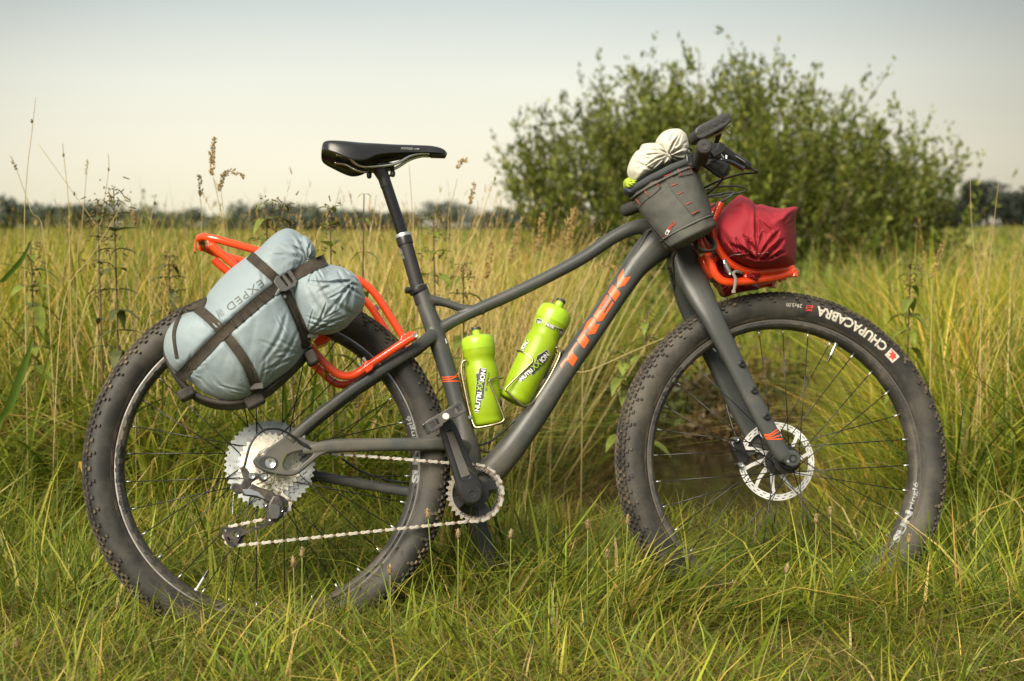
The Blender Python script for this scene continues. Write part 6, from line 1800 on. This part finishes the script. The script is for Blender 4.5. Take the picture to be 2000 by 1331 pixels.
tall_stem('tall grass stem with a long upright brown seed head left of the dry bag', [(416, 345), (425, 385), (436, 430), (445, 500), (450, 560)], 4.0, head=[(420, 272), (413, 300), (415, 320), (412, 344)], rad=.0075, dens=150, hm=head_m)
tall_stem('grass stem with a hooked drooping seed head above the rear rack', [(432, 372), (436, 410), (445, 460), (452, 560)], 4.05, head=[(475, 345), (455, 335), (438, 342), (432, 358), (428, 375)], rad=.0065, dens=130, hm=head_m)
tall_stem('slim stem with a narrow dark seed head left of the long brown one', [(388, 340), (390, 380), (394, 420), (394, 520)], 4.1, head=[(389, 345), (392, 365), (392, 385)], rad=.005, dens=60, hm=darkhead_m)
tall_stem('pale grass stem with a curled head right of the saddle', [(893, 350), (885, 385), (876, 420), (874, 520), (862, 620)], 4.3, head=[(910, 313), (900, 317), (892, 330)], rad=.006, dens=60)
tall_stem('bare pale stem just right of the seatpost, under the saddle', [(799, 320), (803, 380), (808, 450), (812, 560)], 4.2)
tall_stem('stem leaning right with a fuzzy flower head, right of the curled one', [(925, 360), (920, 385), (900, 440), (860, 540), (830, 620)], 4.3, head=[(926, 358), (921, 385), (917, 400)], rad=.006, dens=70)
tall_stem('long stem slanting up to the right towards the shrub', [(972, 335), (960, 365), (930, 450), (880, 560)], 4.4, nodes=[(967, 350)])
tall_stem('fine stem under the saddle nose with a pale shiny head', [(735, 380), (728, 430), (718, 500), (705, 600)], 4.1)
tall_stem('leaning stem between dry bag and seatpost with a thin head', [(665, 365), (655, 400), (640, 430), (610, 520)], 4.3)
tall_stem('solitary tall stem at the right, left one of the pair before the dark round tree', [(1895, 350), (1897, 420), (1905, 520), (1915, 640)], 4.0, w=.0015)
tall_stem('solitary tall stem at the right, right one of the pair, leaning left', [(1950, 360), (1943, 420), (1930, 540), (1915, 660)], 4.1, w=.0015)
tall_stem('pale stem with a slim head between front tyre and right edge', [(1843, 480), (1835, 505), (1822, 560), (1818, 680)], 3.9, head=[(1840, 480), (1826, 520), (1821, 545)], rad=.005, dens=60)
tall_stem('arching straw stem crossing low behind the front of the down tube', [(1420, 590), (1330, 645), (1240, 685), (1150, 725), (1060, 760)], 3.9, w=.0018)
tall_stem('stem with a drooping pale plume behind the top tube', [(1150, 480), (1160, 470), (1175, 468), (1150, 540), (1140, 620)], 4.3, head=[(1206, 533), (1195, 520), (1178, 516), (1165, 520), (1158, 530)], rad=.006, dens=80)
for k, (px, py, lb) in enumerate(((1010, 440, 'pale straw plume above the middle of the top tube'), (1060, 420, 'pale straw plume rising before the left foot of the shrub'), (1120, 410, 'pale straw plume above the front end of the top tube'), (960, 470, 'pale ragged plume left of the others over the top tube'))):
    tall_stem(lb, [(px, py), (px - 12, py + 70), (px - 25, py + 160), (px - 40, py + 260)], 4.5, head=[(px, py), (px - 5, py + 40), (px - 12, py + 75)], rad=.009, dens=110, size=.010, group='pale plumes behind the top tube')

nettle_m = mat('nettle_leaf', (.17, .21, .028), rough=.6, var=.35, vscale=25, transl=.3)
nettle_dark_m = mat('nettle_leaf_dark', (.07, .085, .022), rough=.7, var=.35, vscale=25, transl=.15)
nstem_m = mat('nettle_stem', (.10, .06, .03), rough=.8)
tuftm = mat('nettle_flower', (.13, .10, .035), rough=.9, var=.4, vscale=80)
yell_m = mat('yellowed_leaf', (.42, .27, .03), rough=.6, transl=.3)
def leaf_blade(c, d, L, wid, droop, segs=5):
    d = nrm(d); s = nrm(np.cross(d, [0, 0, 1])) if abs(d[2]) < .95 else np.array([1., 0, 0])
    t = np.linspace(0, 1, segs + 1); P = c + d * (L * t)[:, None] - np.array([0, 0, droop * L]) * (t ** 2)[:, None]
    w = wid * np.sin(np.clip(t * .93 + .07, 0, 1) * np.pi) ** .8 * (1 - .35 * t); w[-1] = 0.0004
    upv = np.array([0, 0, 1.])
    V = np.stack([P - s * w[:, None] + upv * w[:, None] * .25, P, P + s * w[:, None] + upv * w[:, None] * .25], 1).reshape(-1, 3)
    F = []
    for i in range(segs):
        for j in range(2):
            a = i * 3 + j; F.append((a, a + 1, a + 4, a + 3))
    return V, F
def nettle(label, px, py, d, leaf=.07, dark=False, nodes=7, lean=0.0, flower=True, yellow=False, name='nettle_plant', cat='nettle'):
    top = G(px, py, d); base = np.array([top[0] - lean, d + .02, 0.]); base[2] = float(ground_z(base[0], base[1]))
    H = top[2] - base[2]
    t = wthing(name, label, cat, base)
    P = smooth_path(np.array([base, base + (top - base) * .5 + [lean * .2, 0, 0], top]), 8)
    wobj('stem', tube(P, np.linspace(.0035, .0016, len(P)), n=7, ref=(.3, 1, .1)), nstem_m, t, base)
    m1 = nettle_dark_m if dark else nettle_m
    fm_ = MB()
    for i in range(nodes):
        k = 1 - (i / nodes) * .5
        idx = k * (len(P) - 1); a = int(min(idx, len(P) - 2)); c = P[a] + (P[a + 1] - P[a]) * (idx - a)
        L = leaf * 1.1 * (.45 + .6 * min(1, i / 3)) * rng.uniform(.85, 1.15); az = i * math.pi / 2 + rng.normal(0, .6) + .3
        for s_ in (0, math.pi) + ((1.5,) if rng.random() < .4 else ()):
            dd = np.array([math.cos(az + s_), math.sin(az + s_), .45 - .1 * i * .5])
            mm = yell_m if (yellow and i == 3 and s_ == 0) else m1
            wobj('leaf', leaf_blade(c, dd, L * rng.uniform(.8, 1.1), L * rng.uniform(.2, .28), rng.uniform(.1, 1.1)), mm, t, base)
        if flower and i < 5:
            for _ in range(16):
                q = c + rng.normal(0, 1, 3) * [.018, .018, .012]
                fm_.add(*tube([q, q + rng.normal(0, 1, 3) * .007 + [0, 0, -.004]], [.0022, .0012], n=4))
    if fm_.n: 
        o = wobj('flower_tassels', (fm_.verts(), fm_.f), tuftm, t, base); o['kind'] = 'stuff'
    return t
nettle('dark nettle with dense drooping tassels standing highest at the left', 222, 372, 3.9, .06, dark=True, nodes=10)
nettle('small dark nettle tip just left of the tallest dark one', 190, 392, 3.95, .045, dark=True, nodes=7)
nettle('green nettle with arching leaves behind the top of the dry bag, left one', 522, 398, 3.8, .085, nodes=7, yellow=True, lean=.05)
nettle('dark budded stalk directly above the dry bag', 566, 406, 3.85, .05, dark=True, nodes=7)
nettle('green nettle with yellowing leaf and tassels between dry bag and seatpost', 645, 408, 3.8, .08, nodes=7, yellow=True)
nettle('thin nettle with few golden leaves under the saddle', 711, 380, 3.9, .05, nodes=5, flower=False, yellow=True, lean=.05)
nettle('pale nettle behind the seatpost collar, on its right', 846, 425, 4.1, .07, nodes=7, lean=-.03)
nettle('leafy willowherb with dusty flowers rising right of the front tyre', 1778, 520, 4.3, .07, nodes=9)
nettle('leafy nettle low behind the down tube lettering, upper one', 1262, 610, 4.6, .09, nodes=8)
nettle('leafy nettle low between down tube and front tyre, lower one', 1215, 690, 4.4, .09, nodes=7)
nettle('broad green nettle at the left edge below the horizon', 60, 480, 4.2, .09, nodes=8)
nettle('bushy nettle in the meadow left of the rear rack', 330, 500, 4.4, .08, nodes=8, dark=True)
nettle('nettle half hidden behind seat tube and top tube', 905, 520, 4.2, .08, nodes=7)

# plantain heads on thin stalks in front
ph_m = mat('plantain_head', (.22, .16, .07), rough=.9, var=.4, vscale=120)
ps_m = mat('plantain_stalk', (.20, .24, .05), rough=.6)
def plantain(label, px, py, d, bpx):
    top = G(px, py, d); b = G(bpx, 1250, d); base = np.array([b[0], d, float(ground_z(b[0], d))])
    t = wthing('plantain', label, 'plantain', base)
    P = smooth_path(np.array([base, (base + top) / 2 + [(top[0] - base[0]) * .15, 0, 0], top]), 6)
    wobj('stalk', tube(P, .0011, n=6, ref=(.3, 1, .1)), ps_m, t, base)
    ax = nrm(P[-1] - P[-2]); mb = MB(); h_ = .022
    mb.add(*revolve([(0, 0), (.0026, .002), (.0042, .007), (.0040, .015), (.0016, h_), (0, h_ + .001)], top - ax * .004, ax, n=10))
    for _ in range(30):
        a = rng.uniform(0, 2 * math.pi); k = rng.uniform(.1, .9); e1 = nrm(np.cross(ax, [0, 1, .1])); e2 = np.cross(ax, e1)
        c = top - ax * .004 + ax * h_ * k + (e1 * math.cos(a) + e2 * math.sin(a)) * .0038; dd = nrm(e1 * math.cos(a) + e2 * math.sin(a) + ax * .4)
        mb.add(*tube([c, c + dd * .0022], [.0010, .0005], n=4))
    wobj('seed_head', (mb.verts(), mb.f), ph_m, t, base)
for a in (('brown plantain head in front of the left tread of the front tyre', 1226, 1022, 2.80, 1205), ('plantain head left of that tyre, lower and smaller', 1186, 1090, 2.75, 1190), ('plantain head left in the gap between the wheels, just right of the crank foot', 1148, 1032, 2.85, 1146),
          ('plantain head under the front hub, left of two', 1594, 1020, 2.85, 1588), ('plantain head under the front hub, right of two', 1622, 1006, 2.9, 1640), ('plantain head low in the middle of the front wheel', 1536, 1118, 2.7, 1480), ('plantain head in front of the right part of the front tyre', 1775, 1060, 2.8, 1770),
          ('plantain head before the lower part of the rear tyre, beneath the chain', 836, 1010, 2.80, 870), ('plantain head beneath the crank, beside the kickstand', 895, 1050, 2.8, 893), ('pale plantain head under the chain, upper of two', 590, 1086, 2.7, 588),
          ('brown plantain head under the chain, on the tallest stalk', 573, 1105, 2.6, 585), ('plantain head right of the crank, near the down tube foot', 998, 1050, 2.85, 990), ('pale plantain head at the lower left corner of the grass', 33, 1265, 2.6, 40), ('plantain head below the rear tyre on its right', 762, 1120, 2.7, 765)):
    plantain(*a)
dock_m = mat('dock_leaf', (.10, .20, .02), rough=.45, var=.2, vscale=25, transl=.25, bump=.4, bscale=90, bdist=.002)
def dock(label, px, py, d, n, L, m_=None):
    c = G(px, py, d); base = np.array([c[0], d, float(ground_z(c[0], d))])
    t = wthing('dock_plant', label, 'dock plant', base)
    for i in range(n):
        az = i * 2 * math.pi / n + rng.normal(0, .3); dd = np.array([math.cos(az), math.sin(az), rng.uniform(.5, 1.1)])
        wobj('leaf', leaf_blade(base, dd, L * rng.uniform(.8, 1.2), L * .15, rng.uniform(.4, .8), 8), m_ or dock_m, t, base)
dock('broad-leaved dock plant in the foreground right of the rear tyre', 1030, 1230, 2.70, 7, .16)
dock('low dock rosette at the bottom, under the front tyre lettering side', 1270, 1320, 2.45, 7, .12)
dock('wide dock leaves at the bottom left of centre', 480, 1300, 2.5, 6, .15)
dock('coarse leafy plant at the bottom right corner', 1900, 1290, 2.5, 6, .13)
reed_m = mat('reed_leaf', (.10, .17, .02), rough=.45, transl=.3, var=.15, vscale=10)
def reed(label, pts, d, w):
    q = [G(px, py, d) for px, py in pts][::-1]; base = q[0].copy(); base[2] = float(ground_z(base[0], base[1])) - .02; q = [base] + q
    P = smooth_path(np.array(q), 8); n = len(P); T = np.linspace(0, 1, n); wd = w * np.minimum(1, .4 + T * 2) * np.clip((1 - T) * 3.5, .02, 1)
    s_ = nrm(np.array([1, .45, .15])); V = np.stack([P - s_ * wd[:, None], P + np.array([0, .3, 0]) * wd[:, None], P + s_ * wd[:, None]], 1).reshape(-1, 3)
    F = [(i * 3 + j, i * 3 + j + 1, i * 3 + j + 4, i * 3 + j + 3) for i in range(n - 1) for j in range(2)]
    t = wthing('reed', label, 'reed', base); wobj('leaf', (V, F), reed_m, t, base)
reed('broad dark green reed leaf at the left edge below the horizon, upper one', [(62, 470), (40, 510), (5, 550), (-40, 600)], 3.5, .009)
reed('broad dark green reed leaf at the left edge, lower one', [(66, 655), (45, 720), (20, 790), (-15, 880)], 3.3, .011)
reed('half yellowed broad leaf seen through the rear wheel under the bag', [(362, 772), (330, 775), (290, 792), (262, 808), (225, 850)], 3.45, .008)
